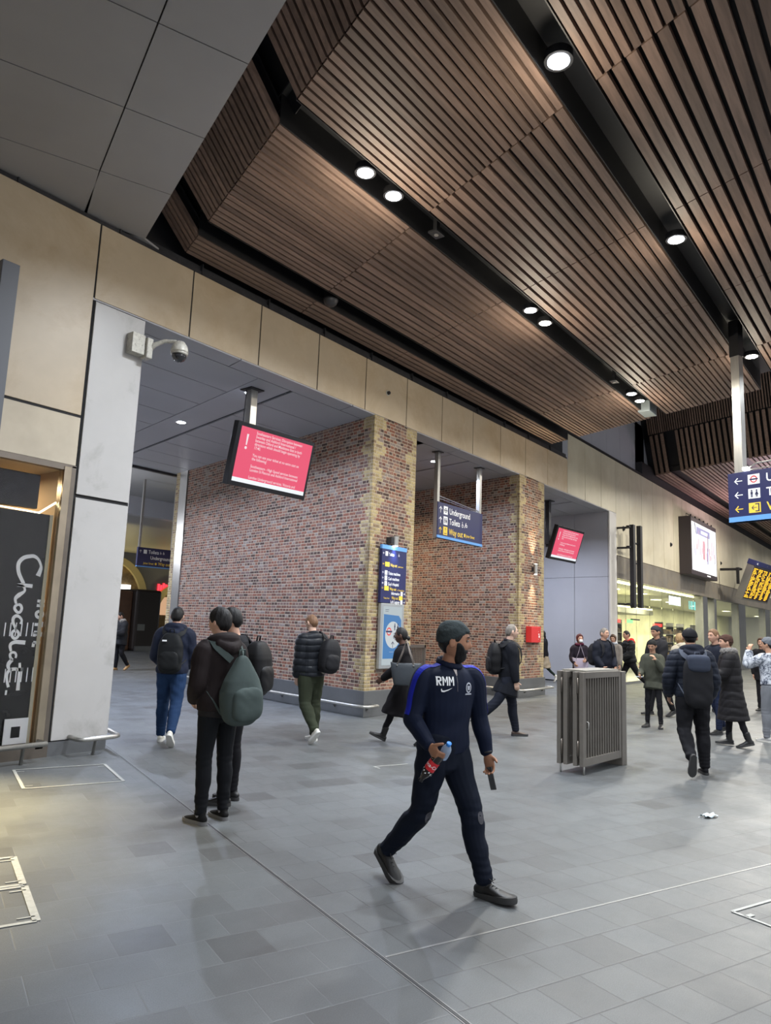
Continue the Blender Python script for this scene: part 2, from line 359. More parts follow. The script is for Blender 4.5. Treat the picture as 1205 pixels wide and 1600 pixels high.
# tall wall right of the low ceiling
mb = MB(); mb2 = MB()
X = [9.17+1.345*k for k in range(0, 32)]
for k, (a_, b_) in enumerate(zip(X, X[1:])):
    if k < 3: panel(mb, a_, b_, 5.61, 7.42)
    else: panel(mb, a_, b_, 4.21, 7.42)
mb.build('wall_right', M_tan2 if False else mat('pale_buff_panel', (0.50, 0.455, 0.34), 0.42, 0, 1.0, 0.10, dirt=((0.40, 0.345, 0.24), 0.8, 0.5, 0.8), stretch=(1, 1, .35)), kind='structure', bevel=0.004)
mb = MB(); mb.box(9.20, 13.2, 0.012, 0.5, 5.63, 7.4); mb.box(13.2, 52, 0.03, 0.25, 3.5, 7.4); mb.build('wall_right_backing', M_gap, kind='structure')
mb = MB(); mb.box(9.17, 52, 0.0, 0.25, 7.43, 7.50); mb.build('trim_5', M_dark, kind='structure')
mb = MB(); mb.box(9.17, 9.20, 0.0, 0.9, 6.6, 11)
for k in range(6): mb.box(9.17+1.345*k+.008, 9.17+1.345*(k+1)-.008, 0.30, 0.36, 7.5, 11)
mb.box(9.2, 17.24, 0.36, 0.4, 7.4, 11)
mb.box(16.2, 52, 0.3, 0.36, 7.5, 9.6)
mb.build('wall_upper', M_side_panel, kind='structure')
# right hand return pillar and recess wall
mb = MB(); mb.box(12.58, 13.22, -0.002, 0.05, 0.0, 5.60)
mb.build('wall_return_pillar', M_grey_panel, kind='structure', bevel=0.005)
mb = MB(); ds = [0.06, 1.35, 2.9, 4.6, 6.3, 8.0, 10]
for z0, z1 in ((0.04, 3.46), (3.47, 5.6)):
    for d0, d1 in zip(ds, ds[1:]):
        a_, b_ = L(12.58, d0+.008), L(12.58, d1-.008)
        mb.hexa([(a_[0], a_[1], z0), (a_[0]+.05, a_[1], z0), (b_[0], b_[1], z0), (b_[0]+.05, b_[1], z0), (a_[0], a_[1], z1), (a_[0]+.05, a_[1], z1), (b_[0], b_[1], z1), (b_[0]+.05, b_[1], z1)])
mb.build('wall_recess', M_side_panel, kind='structure')
mb = MB(); a_, b_ = L(12.62, 0.05), L(12.62, 10); mb.hexa([(a_[0], a_[1], 0), (a_[0]+.5, a_[1], 0), (b_[0], b_[1], 0), (b_[0]+.5, b_[1], 0), (a_[0], a_[1], 5.6), (a_[0]+.5, a_[1], 5.6), (b_[0], b_[1], 5.6), (b_[0]+.5, b_[1], 5.6)])
mb.build('wall_recess_backing', M_gap, kind='structure')

# ------------------------------------------------------------------ brick piers (face A along X, side face skewed)
def brick_face(name, p0, ang, length, z0, z1, matl):
    o = MB().add([(0, 0, z0), (length, 0, z0), (length, 0, z1), (0, 0, z1)], [(0, 1, 2, 3)]).build(name, matl, kind='structure', fix=False)
    o.location = (p0[0], p0[1], 0); o.rotation_euler = (0, 0, ang); return o
angL = math.atan2(LY, LX)
BR_end = brick_mat('brick_pier_end', 0.17, 1.42)
BR_side = brick_mat('brick_pier_side', 0.13)
BR_end2 = brick_mat('brick_pier_end_two', 0.17, 1.48)
def pier(x0, x1, depth, me_, tagn):
    depth = 7.87 if tagn == 'left' else depth
    # side face is seen from outside: run measured from the corner
    brick_face('wall_brick_side_'+tagn, (x0, 0), angL, depth, 0.44, 5.61, BR_side)
    brick_face('wall_brick_end_'+tagn, (x0, 0), 0, x1-x0, 0.44, 5.61, me_)
    brick_face('wall_brick_far_'+tagn, (x1, 0), angL, depth, 0.44, 5.61, BR_side)
    mb = MB(); e = 0.035
    mb.prism([(x0-e, -e), (x1+e, -e), L(x1+e, depth)[:2], L(x0-e, depth)[:2]], 0.0, 0.46)
    for i in range(1, int(depth/1.6)):      # plinth joints
        pass
    mb.build('baseboard_'+tagn, M_plinth, kind='structure', bevel=0.006)
    mb = MB(); mb.prism([(x0+.02, .02), (x1-.02, .02), L(x1-.02, depth-.01)[:2], L(x0+.02, depth-.01)[:2]], 0.3, 5.6); mb.build('wall_core_'+tagn, M_gap, kind='structure')
pier(0.0, 1.42, 8.55, BR_end, 'left')
pier(6.10, 7.58, 8.55, BR_end2, 'right')
# steel corner post and yellow brick nib at the far end of the first pier
mb = MB(); mb.prism([L(-0.03, 7.88)[:2], L(0.30, 7.88)[:2], L(0.30, 8.31)[:2], L(-0.03, 8.31)[:2]], 0, 5.6); mb.build('trim_6', M_steel, kind='structure')
bf = brick_face('wall_brick_nib', L(-0.03, 8.32)[:2], angL, 0.22, 0, 5.6, brick_mat('brick_nib', 2.0)); 

# ------------------------------------------------------------------ soffits of the two passages (z 5.6) with skewed lighting bands
ZS = 5.60
def soffit(xa, xb, band, name, ymax=8.5):
    mb = MB()
    def P(x, y, z): return (x, y, z)
    ys = [0.0, 0.40]+[0.40+1.03*k for k in range(1, 8)]+[ymax]
    ys = [y for y in ys if y <= ymax]
    g = 0.010
    def cell(x0, x1, y0, y1, skew=True):
        # x0,x1 given at Y = 0, shifted by the skew
        k = LX/LY if skew else 0
        vs = [(x0+g+k*y0, y0+g, ZS), (x1-g+k*y0, y0+g, ZS), (x0+g+k*y1, y1-g, ZS), (x1-g+k*y1, y1-g, ZS)]
        mb.hexa(vs+[(v[0], v[1], ZS+.03) for v in vs])
    b0, b1 = band
    for i, (y0, y1) in enumerate(zip(ys, ys[1:])):
        if i == 0:
            xs = np.arange(xa-1, xb+1, 2.72)
            for q0, q1 in zip(xs, list(xs[1:])+[xb+1]): cell(q0, q1, y0, y1)
            continue
        cell(xa-1, b0, y0, y1)
        if b1+0.06 < xb: cell(b1+0.06, xb+2.2, y0, y1)
    y0, y1 = 0.40, ymax; k = LX/LY
    vs = [(b0+g+k*y0, y0+g, ZS), (b1-g+k*y0, y0+g, ZS), (b0+g+k*y1, y1-g, ZS), (b1-g+k*y1, y1-g, ZS)]; mb.hexa(vs+[(v[0], v[1], ZS+.03) for v in vs])
    mb.build('ceiling_'+name, M_soffit, kind='structure')
    return b0, b1
soffit(-5.1, 0.0, (-2.73, -1.98), 'passage_left')
soffit(1.42, 6.1, (3.35, 4.1), 'passage_middle')
soffit(7.58, 12.6, (9.6, 10.35), 'passage_right')
mb = MB(); mb.box(-7, 16, 0.03, 8.6, ZS+0.035, ZS+0.2); mb.build('ceiling_void', M_gap, kind='structure')

# ------------------------------------------------------------------ timber slat ceiling
ZC = 6.80
KB = -0.3888      # seam skew dx/dn
def slat_panel(n0, n1, s0, s1, pitch, wd, name='ceiling_slats', z=ZC, th=0.06, rise=None, length=3.2, kb=KB):
    """n = distance in front of the wall; seams at x = s + kb*(n-1)"""
    mb = MB(); cnt = max(1, int(round((n1-n0)/pitch))); p = (n1-n0)/cnt; w_ = wd*p
    for i in range(cnt):
        a = n0+p*(i+0.5)-w_/2; b = a+w_
        e = 0.008
        def xx(s, n): return s+kb*(n-1)
        if rise is None:
            vs = [(xx(s0, b)+e, -b, z), (xx(s1, b)-e, -b, z), (xx(s0, a)+e, -a, z), (xx(s1, a)-e, -a, z)]
            mb.hexa(vs+[(v[0], v[1], v[2]+th) for v in vs])
        else:
            dx, dz = -math.cos(rise)*length, math.sin(rise)*length; ox, oz = math.sin(rise)*th, math.cos(rise)*th
            lo = [(xx(s0, b)-e, -b, z+.006), (xx(s0, a)-e, -a, z+.006)]
            vs = [(lo[0][0]+dx, lo[0][1], lo[0][2]+dz), lo[0], (lo[1][0]+dx, lo[1][1], lo[1][2]+dz), lo[1]]
            mb.hexa(vs+[(v[0]+ox, v[1], v[2]+oz) for v in vs])
    return mb.build(name, M_wood, kind='structure')
strips = [(0.05, 0.61), (0.99, 3.14), (3.53, 5.69), (6.06, 8.22), (8.60, 10.8)]
SA, S2, S3, S4, SE = -4.97, -2.57, 2.60, 5.15, 7.57
RISE = math.radians(42)
for (n0, n1) in strips:
    slat_panel(n0, n1, SA, S2, 0.102, 0.68)
    slat_panel(n0, n1, S2, 0.02, 0.153, 0.66)
    slat_panel(n0, n1, 0.02, S3, 0.153, 0.66)
    slat_panel(n0, n1, S3, S4, 0.153, 0.66)
    slat_panel(n0, n1, S4, SE, 0.102, 0.68)
    slat_panel(n0, n1, SA, SA, 0.102, 0.68, rise=RISE)
# dark decking above the slats and inside the slots
mb = MB()
def xx(s, n): return s+KB*(n-1)
def deck(n0, n1, z, s0=SA, s1=SE, t=0.03):
    vs = [(xx(s0, n1), -n1, z), (xx(s1, n1), -n1, z), (xx(s0, n0), -n0, z), (xx(s1, n0), -n0, z)]; mb.hexa(vs+[(v[0], v[1], v[2]+t) for v in vs])
deck(-0.3, 10.9, ZC+0.34)
for (n0, n1) in strips: deck(n0, n1, ZC+0.15)
for n0, n1 in zip([s_[1] for s_ in strips[:-1]], [s_[0] for s_ in strips[1:]]):      # slot cheeks
    for n_ in (n0, n1-0.012):
        vs = [(xx(SA, n_+.012), -n_-.012, ZC+.0), (xx(SE, n_+.012), -n_-.012, ZC), (xx(SA, n_), -n_, ZC), (xx(SE, n_), -n_, ZC)]; mb.hexa(vs+[(v[0], v[1], v[2]+.34) for v in vs])
LN, SR, CR = 3.3, math.sin(RISE), math.cos(RISE)
def rdeck(n0, n1, off):
    vs = []
    for (d) in (off, off+.03):
        for n_ in (n1, n0):
            for l_ in (LN, 0): vs.append((xx(SA, n_)-CR*l_+SR*d, -n_, ZC+SR*l_+CR*d))
    mb.hexa(vs)
rdeck(-0.3, 10.9, 0.30)
for (n0, n1) in strips: rdeck(n0, n1, 0.15)
mb.build('ceiling_deck', M_dark, kind='structure')
# dark stone end edge of the ceiling over the far void
# grey curved-edge soffit at upper left
ZG = 6.70
mb = MB()
for i in range(0, 9):
    for j in range(-2, 10):
        # B coordinate across (distance from the edge), A joints
        p = lambda e_, b_: Vector((-5.30-e_*1.0+KB*0, 0, 0))
        b0, b1 = 0.05+1.262*j, 0.05+1.262*(j+1)
        e0 = 0 if i == 0 else 0.83+1.62*(i-1); e1 = 0.83+1.62*i
        def Q(e_, b_, z):      # e_ = distance from the edge along -A, b_ = distance from the wall along -B
            return Vector((-5.385-0.932*e_-0.3624*b_+0.15, 0.3624*e_-0.932*b_, z))
        g = .007
        vs = [Q(e0+g, b0+g, ZG), Q(e1-g, b0+g, ZG), Q(e0+g, b1-g, ZG), Q(e1-g, b1-g, ZG)]
        if max(v.y for v in vs) > 0.35:
            vs = [Vector((v.x, min(v.y, 0.10), v.z)) for v in vs]
            if max(v.y for v in vs)-min(v.y for v in vs) < .05: continue
        mb.hexa(vs+[v+Vector((0, 0, .03)) for v in vs])
mb.build('ceiling_grey', mat('grey_ceiling_panel', (0.34, 0.33, 0.335), 0.45, 0, 0.5, 0.08), kind='structure')
mb = MB(); vs = [Q(0.01, 0.0, ZG+.035), Q(16, 0.0, ZG+.035), Q(.01, 13, ZG+.035), Q(16, 13, ZG+.035)]; mb.hexa(vs+[v+Vector((0, 0, .15)) for v in vs]); mb.build('ceiling_grey_backing', M_gap, kind='structure')

# ------------------------------------------------------------------ far raised ceiling module
ZF = 7.75; SF = 17.3
fst = [(-0.05, 0.62), (1.0, 3.15), (3.5, 5.7), (6.1, 8.3), (8.7, 10.9), (11.2, 13.3)]
R2 = math.radians(62)
for (n0, n1) in fst:
    slat_panel(n0, n1, SF, SF+2.6, 0.153, 0.6, z=ZF); slat_panel(n0, n1, SF+2.6, SF+7.8, 0.153, 0.6, z=ZF); slat_panel(n0, n1, SF+7.8, SF+13, 0.153, 0.62, z=ZF); slat_panel(n0, n1, SF+13, SF+30, 0.153, 0.62, z=ZF)
    slat_panel(n0, n1, SF, SF, 0.2, 0.55, z=ZF, rise=R2, length=1.55)
for n0, n1 in ((-0.05, 13.3),):      # upper, finely slatted part of the bulkhead
    slat_panel(n0, n1, SF-math.cos(R2)*1.6, SF, 0.09, 0.5, z=ZF+math.sin(R2)*1.6, rise=math.radians(66), length=2.6)
mb = MB()
vs = []
for d in (0.14, 0.17):
    for n_ in (16, -0.4):
        for l_ in (6, 0): vs.append((xx(SF, n_)-math.cos(R2)*l_+math.sin(R2)*d, -n_, ZF+math.sin(R2)*l_+math.cos(R2)*d))
mb.hexa(vs)
vs = [(xx(SF, 16), -16, ZF+.22), (SF+34, -16, ZF+.22), (xx(SF, -.4), .4, ZF+.22), (SF+34, .4, ZF+.22)]; mb.hexa(vs+[(v[0], v[1], v[2]+.03) for v in vs])
mb.box(16.2, 52, 0.05, 0.3, 7.5, 8.0)
mb.build('ceiling_far_deck', M_dark, kind='structure')
# roof over the void and far end wall
mb = MB(); mb.box(5, 60, -14, 0.3, 11.0, 11.1); mb.build('ceiling_roof', mat('dark_roof', (0.03, 0.03, 0.035), 0.8), kind='structure')
mb = MB(); mb.box(60, 60.2, -35, 7, 0, 11); mb.build('wall_end', M_side_panel, kind='structure')
# ------------------------------------------------------------------ ceiling downlights in the slots
def downlight(x, n, z, r=0.095, warm=False, power=75, label='', group=None, real=True, color=None, spread=PI*.86, body=0.08):
    t = empty('downlight', (x, -n, z), 0, label, 'ceiling light', group)
    MB().lathe([(r*1.32, 0), (r*1.32, body), (r*1.1, body)][::-1] + [(r*1.05, 0.0)], n=24).build('housing', M_dark2 if body > .05 else M_white, t, autosm=40)
    MB().lathe([(r, -0.004), (r, 0.002)], n=24).build('lens', M_lampwarm if warm else M_lampglow, t)
    if real and z > 6:
        pl = bpy.data.lights.new('fascia_fill', 'POINT'); pl.energy = power*.20; pl.color = (1.0, 0.90, 0.72); pl.shadow_soft_size = .12  # added point light without a fitting, brightens the fascia and slats
        po = bpy.data.objects.new('fascia_fill', pl); po.location = (x, -n, z-.60); COL.objects.link(po)
    if real: area_lamp('downlight_beam', (x, -n, z-0.02), power, color or ((1.0, 0.93, 0.78) if warm else (0.84, 0.91, 1.0)), r*1.9, spread=spread)
    return t
names = ['nearest', 'second', 'third', 'fourth', 'fifth', 'farthest']
for i, (px, py) in enumerate([(571, 273), (615, 309), (829, 487), (852, 507), (987, 617), (1000, 628)]):
    p = at(px, py, 'z', ZC+0.0)
    downlight(p.x, -p.y, ZC+0.02, warm=(i in (3, 5)), power=150, label='bright round downlight in the left lit ceiling slot, %s of the row of six' % names[i], group='downlights in the first lit ceiling slot')
for i, (px, py) in enumerate([(873, 99), (1057, 377), (1175, 559)]):
    p = at(px, py, 'z', ZC+0.0)
    downlight(p.x, -p.y, ZC+0.02, r=0.10, warm=(i == 2), power=165, label=['large bright downlight in the dark slot at the top right of the frame', 'bright downlight midway along the right-hand ceiling slot, nearer than the steel post', 'bright downlight just right of the top of the tall steel sign post'][i], group='downlights in the right-hand ceiling slot')
for k, (n_, xs2) in enumerate([(8.41, (-9.5, -5.0, -0.3, 4.2)), (11.0, (-9.0, -4.5, 0.2, 4.7)), (13.5, (-8.5, -3.8, 0.9))]):
    for x_ in xs2: area_lamp('concourse_beam', (x_ if x_ > -8 else x_, -n_, ZC-0.02), 85, (0.90, 0.95, 1.0), 0.2, spread=PI*.86)
# lights of the taller concourse further along (out of direct view)
for x_, n_ in ((12, 4), (12, 8), (16, 4), (20.5, 3.3), (20.5, 7.5), (27, 3.3), (27, 7.5), (35, 4), (42, 4)):
    area_lamp('hall_beam', (x_, -n_, ZC+.4 if x_ < 19 else ZF-.05), 420, (1.0, 0.96, 0.86), 0.25, spread=PI*.9)
area_lamp('far_ceiling_fill', (24, -3, 4.6), 330, (1.0, .72, .85), 1.2, rot=(PI, 0, 0), spread=PI)  # unseen pink uplights added to tint the far ceiling, standing in for screens
area_lamp('far_ceiling_fill', (20, -9, 4.6), 200, (1.0, .8, .88), 1.2, rot=(PI, 0, 0), spread=PI)
# downlights in the passage soffits
def L2(x, n): return x+LX/LY*n
for lab, px, py in (('white recessed downlight in the left passage soffit beside the monitor bracket', 391, 614), ('white recessed downlight deeper in the left passage soffit, left of the monitor', 283, 660), ('small recessed downlight in the soffit behind the Underground sign', 679, 721)):
    p = at(px, py, 'z', ZS-.005); downlight(p.x, -p.y, ZS-.006, r=0.085, power=210, label=lab, group='recessed passage downlights', color=(0.66, 0.76, 1.0), body=.01)
for x_, n_, c_ in ((-0.95, -6.55, (0.66, 0.76, 1.0)), (-0.95, -7.6, (0.66, 0.76, 1.0)), (4.7, -4.0, (1.0, 0.80, 0.5)), (5.3, -6.8, (1.0, 0.80, 0.5)), (10.3, -1.5, (0.78, 0.84, 1.0)), (10.9, -4.5, (0.78, 0.84, 1.0)), (9.6, -2.6, (0.78, 0.84, 1.0)), (8.9, -6.5, (.78, .84, 1.0))):
    area_lamp('passage_beam', (x_, -n_, ZS-.03), 120, c_, 0.17, spread=PI*.8)
# grazing wash on the second pier side (floor-side glow of the passage)
# ------------------------------------------------------------------ text and signs
_TC = {}
def text_mesh(s, size, align='LEFT', bold=0.0, shear=0):
    key = (s, size, align, bold, shear)
    if key in _TC: return _TC[key]
    cu = bpy.data.curves.new('t', 'FONT'); cu.body = s; cu.size = size; cu.align_x = align; cu.offset = bold*size; cu.shear = shear; cu.resolution_u = 3
    o = bpy.data.objects.new('t', cu); COL.objects.link(o)
    dg = bpy.context.evaluated_depsgraph_get(); dg.update()
    me = bpy.data.meshes.new_from_object(o.evaluated_get(dg))
    vs = [v.co.copy() for v in me.vertices]; fs = [tuple(p.vertices) for p in me.polygons]
    bpy.data.objects.remove(o); bpy.data.curves.remove(cu); bpy.data.meshes.remove(me)
    _TC[key] = (vs, fs); return vs, fs
class Face:      # flat graphics on a local XZ face looking along -Y; x right, z up
    def __init__(s, y=-0.001): s.y = y; s.m = {}
    def mb(s, k):
        if k not in s.m: s.m[k] = MB()
        return s.m[k]
    def text(s, k, st, x, z, size, align='LEFT', bold=0.012, sx=1.0, dy=0, rot=0):
        vs, fs = text_mesh(st, size, align, bold)
        c, n = math.cos(rot), math.sin(rot)
        s.mb(k).add([(x+sx*(v.x*c-v.y*n), s.y-dy, z+v.x*n+v.y*c) for v in vs], fs); return s
    def rect(s, k, x0, x1, z0, z1, dy=0): s.mb(k).add([(x0, s.y-dy, z0), (x1, s.y-dy, z0), (x1, s.y-dy, z1), (x0, s.y-dy, z1)], [(0, 1, 2, 3)]); return s
    def poly(s, k, pts, dy=0): s.mb(k).add([(p[0], s.y-dy, p[1]) for p in pts], [tuple(range(len(pts)))]); return s
    def disc(s, k, x, z, r, dy=0, r2=None, n=28, sx=1.0):
        if r2 is None: return s.poly(k, [(x+sx*r*math.cos(2*PI*i/n), z+r*math.sin(2*PI*i/n)) for i in range(n)], dy)
        vs = [(x+sx*q*math.cos(2*PI*i/n), s.y-dy, z+q*math.sin(2*PI*i/n)) for q in (r, r2) for i in range(n)]
        s.mb(k).add(vs, [(i, (i+1) % n, n+(i+1) % n, n+i) for i in range(n)]); return s
    def arrow(s, k, x, z, r, d, dy=0, t=0.16):      # d 'u','l','r'
        pts = [(-t/2, -1), (t/2, -1), (t/2, 0.55), (0.62, 0.0), (0.80, 0.22), (0, 1), (-0.80, 0.22), (-0.62, 0.0), (-t/2, 0.55)]
        quads = [[(-t/2*1.3, -1), (t/2*1.3, -1), (t/2*1.3, 0.8), (-t/2*1.3, 0.8)], [(0, 1.0), (-0.82, 0.2), (-0.66, 0.02), (0, 0.68)], [(0, 1.0), (0, 0.68), (0.66, 0.02), (0.82, 0.2)]]
        for q in quads:
            if d == 'l': q = [(-b, a) for a, b in q]
            if d == 'r': q = [(b, -a) for a, b in q]
            s.poly(k, [(x+a*r, z+b*r) for a, b in q], dy)
        return s
    def build(s, mats, parent, name='lettering'):
        for k, mb in s.m.items():
            o = mb.build(name if k not in ('ring',) else name, mats[k], parent, fix=False)
M_red = mat('sign_red', (0.62, 0.03, 0.03), 0.4)
M_navy_print = mat('dark_print', (0.02, 0.02, 0.07), 0.5)
SM = {'w': M_white, 'y': M_yel, 'b': M_blue, 'r': M_red, 'n': M_navy_print, 'k': M_black}
def roundel(f, x, z, r, dy=0.002, c='r'):
    f.disc('w', x, z, r*.98, dy*.5); f.disc(c, x, z, r, dy, r*.66); f.rect('n', x-r*1.35, x+r*1.35, z-r*.2, z+r*.2, dy*1.5)
def person_icon(f, k, x, z, h, dy=0.003, skirt=False):
    f.disc(k, x, z+h*.38, h*.12, dy, n=12)
    if skirt: f.poly(k, [(x-h*.26, z-h*.2), (x+h*.26, z-h*.2), (x+h*.08, z+h*.24), (x-h*.08, z+h*.24)], dy)
    else: f.rect(k, x-h*.15, x+h*.15, z-h*.08, z+h*.24, dy)
    f.rect(k, x-h*.12, x-h*.02, z-h*.5, z-h*.05, dy); f.rect(k, x+h*.02, x+h*.12, z-h*.5, z-h*.05, dy)
def wheelchair(f, k, x, z, h, dy=0.003):
    f.disc(k, x, z-h*.18, h*.3, dy, h*.2, 16); f.disc(k, x-h*.05, z+h*.42, h*.09, dy, n=10); f.rect(k, x-h*.1, x, z-h*.1, z+h*.32, dy); f.rect(k, x-h*.1, x+h*.3, z-h*.12, z-h*.03, dy); f.rect(k, x+h*.22, x+h*.3, z-h*.4, z-h*.03, dy)

# hanging sign over the middle opening
t = empty('hanging_sign', (4.04, -0.476+0.952, 4.035), 0, 'blue Underground and Toilets sign on two steel poles before the middle brick passage', 'sign')
t.location = (4.04, 0.476, 4.035)
MB().box(-1.015, 1.015, 0, 0.09, -0.407, 0.407).build('panel', [M_navy], t, bevel=0.004)
MB().box(-1.016, 1.016, -0.002, 0.092, -0.407, -0.347).build('edge_stripe', M_blue, t)
for x_ in (-0.97, 0.94):
    MB().box(x_-.05, x_+.05, 0.02, 0.12, -0.407 if x_ < 0 else 0.40, 1.56).build('pole', M_steel, t, bevel=0.006)
    MB().box(x_-.10, x_+.10, -0.03, 0.17, 1.545, 1.562).build('mounting_plate', M_dark2, t)
MB().tube([(-0.95, .05, .56), (0.2, 0.0, .47), (0.95, .05, .46)], 0.012, 8).tube([(-0.95, .05, .50), (0.95, .05, .42)], 0.006, 6).build('top_rail', M_steel, t)
f = Face(-0.003)
for i, (k, tx) in enumerate((('w', 'Underground'), ('w', 'Toilets'), ('y', 'Way out'))):
    z = 0.245-0.235*i
    f.arrow(k, -0.90, z, 0.075, 'u'); f.rect(k, -0.775, -0.60, z-.095, z+.095)
    f.text(k, tx, -0.53, z-.065, 0.20, sx=0.86)
roundel(f, -0.687, 0.245, 0.052, 0.002, 'n')
person_icon(f, 'n', -0.72, 0.01, 0.13); person_icon(f, 'n', -0.655, 0.01, 0.13, skirt=True)
f.arrow('n', -0.687, -0.20, 0.045, 'u', 0.002); f.rect('n', -0.74, -0.635, -0.29, -0.275, 0.002)
wheelchair(f, 'w', 0.06, 0.01, 0.14); f.poly('w', [(0.15, -0.05), (0.17, -0.05), (0.24, 0.07), (0.22, 0.08)]); f.disc('w', 0.25, 0.0, 0.035, 0, 0.02, 12)
f.rect('y', 0.14, 0.20, -0.27, -0.19); f.text('y', 'Joiner Street', 0.23, -0.265, 0.10, sx=0.78)
f.build(SM, t)

# far hanging sign in the left passage
t = empty('hanging_sign', tuple(CAM+(Vector((0.381, 7.044, 3.065))-CAM)*1.3), math.radians(-6.6), 'small blue hanging sign for Toilets and Underground deep in the left passage', 'sign')
MB().box(-0.46, 0.50, 0, 0.06, -0.238, 0.238).build('panel', M_navy, t, bevel=0.003)
MB().box(-0.461, 0.501, -0.002, 0.062, -0.238, -0.215).build('edge_stripe', M_blue, t)
for x_ in (-0.42, 0.46): MB().box(x_-.025, x_+.025, 0.0, 0.05, 0.238, (at(204, 774, 'y', 15).z-t.location.z)/1.3).build('pole', M_steel, t)
t.scale = (1.3, 1.3, 1.3)
f = Face(-0.003)
f.arrow('w', -0.39, 0.14, 0.035, 'u'); f.rect('w', -0.31, -0.22, 0.09, 0.185); f.text('w', 'Toilets', -0.18, 0.10, 0.12, sx=.85); wheelchair(f, 'w', 0.15, 0.14, 0.07); wheelchair(f, 'w', 0.23, 0.14, 0.07)
f.text('w', 'Underground', 0.44, -0.04, 0.12, 'RIGHT', sx=.85); f.text('y', 'Way out', 0.44, -0.17, 0.11, 'RIGHT', sx=.85); f.text('y', 'Joiner Street', -0.02, -0.165, 0.07, 'RIGHT', sx=.75); f.disc('y', 0.04, -0.14, 0.028)
f.build(SM, t)

# big sign on the tall steel post at the right
pb = at(1150, 515, 'z', ZC+.05)
ang = math.radians(90-37.075+35.2)      # run direction of the sign plane
px_, py_ = pb.x, pb.y
def on_vertical(px, py, p0, az):      # intersection with the vertical plane through p0 whose run is at angle az
    n_ = Vector((-math.sin(az), math.cos(az), 0)); d = ray(px, py); return CAM+d*((Vector(p0)-CAM).dot(n_)/d.dot(n_))
run = math.radians(37.075+34.8)      # direction (away from the viewer) in the place frame
run = math.atan2(0.945, 0.327)
c0 = on_vertical(1137.2, 741, (px_-.02, py_, 0), run); c1 = on_vertical(1139.2, 816.8, (px_-.02, py_, 0), run)
hgt_ = c0.z-c1.z
t = empty('hanging_sign', (c0.x, c0.y, c0.z), run+PI, 'large blue sign with left arrows on the tall steel post at the right edge', 'sign')
# local +x runs towards the viewer's right; face looks to local -y
MB().box(0, 3.6, 0.0, 0.16, -hgt_, 0).build('panel', M_navy, t, bevel=0.004)
MB().box(-.001, 3.601, -0.002, 0.162, -hgt_, -hgt_*.90).build('edge_stripe', M_blue, t)
f = Face(-0.004); hh_ = hgt_
for i, (k, tx) in enumerate((('w', 'Underground'), ('w', 'Toilets'), ('y', 'Way out'))):
    z = -hh_*(0.18+0.285*i)
    f.arrow(k, hh_*.22, z, hh_*.085, 'l'); f.rect(k, hh_*.42, hh_*.66, z-hh_*.10, z+hh_*.10); f.text(k, tx, hh_*.78, z-hh_*.075, hh_*.235)
f.disc('r', hh_*.54, -hh_*.18, hh_*.072, 0.002, hh_*.05); f.rect('n', hh_*.455, hh_*.625, -hh_*.195, -hh_*.165, 0.003)
person_icon(f, 'n', hh_*.49, -hh_*.465, hh_*.15); person_icon(f, 'n', hh_*.59, -hh_*.465, hh_*.15, skirt=True)
f.arrow('n', hh_*.53, -hh_*.75, hh_*.055, 'l', 0.002); f.rect('n', hh_*.61, hh_*.635, -hh_*.83, -hh_*.67, .002); f.rect('n', hh_*.55, hh_*.62, -hh_*.83, -hh_*.81, .002); f.rect('n', hh_*.55, hh_*.62, -hh_*.69, -hh_*.67, .002)
f.build(SM, t)
MB().box(0.02, 0.17, 0.17, 0.30, -.2, ZC-c0.z-.0).build('post', M_steel, t, bevel=0.004)
MB().box(0.01, 0.18, 0.16, 0.31, ZC-c0.z-.35, ZC+.3-c0.z).build('post_sleeve', M_dark, t)
MB().tube([(0.25, .05, .03), (0.5, .0, .11), (3.4, .0, .16)], 0.014, 8).tube([(0.25, .05, .03), (3.4, .1, .07)], 0.008, 6).build('top_rail', M_steel, t)
MB().box(0.27, 0.36, -0.02, 0.04, 0.02, 0.07).build('spot_lamp', emis('sign_lamp_glow', (1, 1, .9), 25), t)

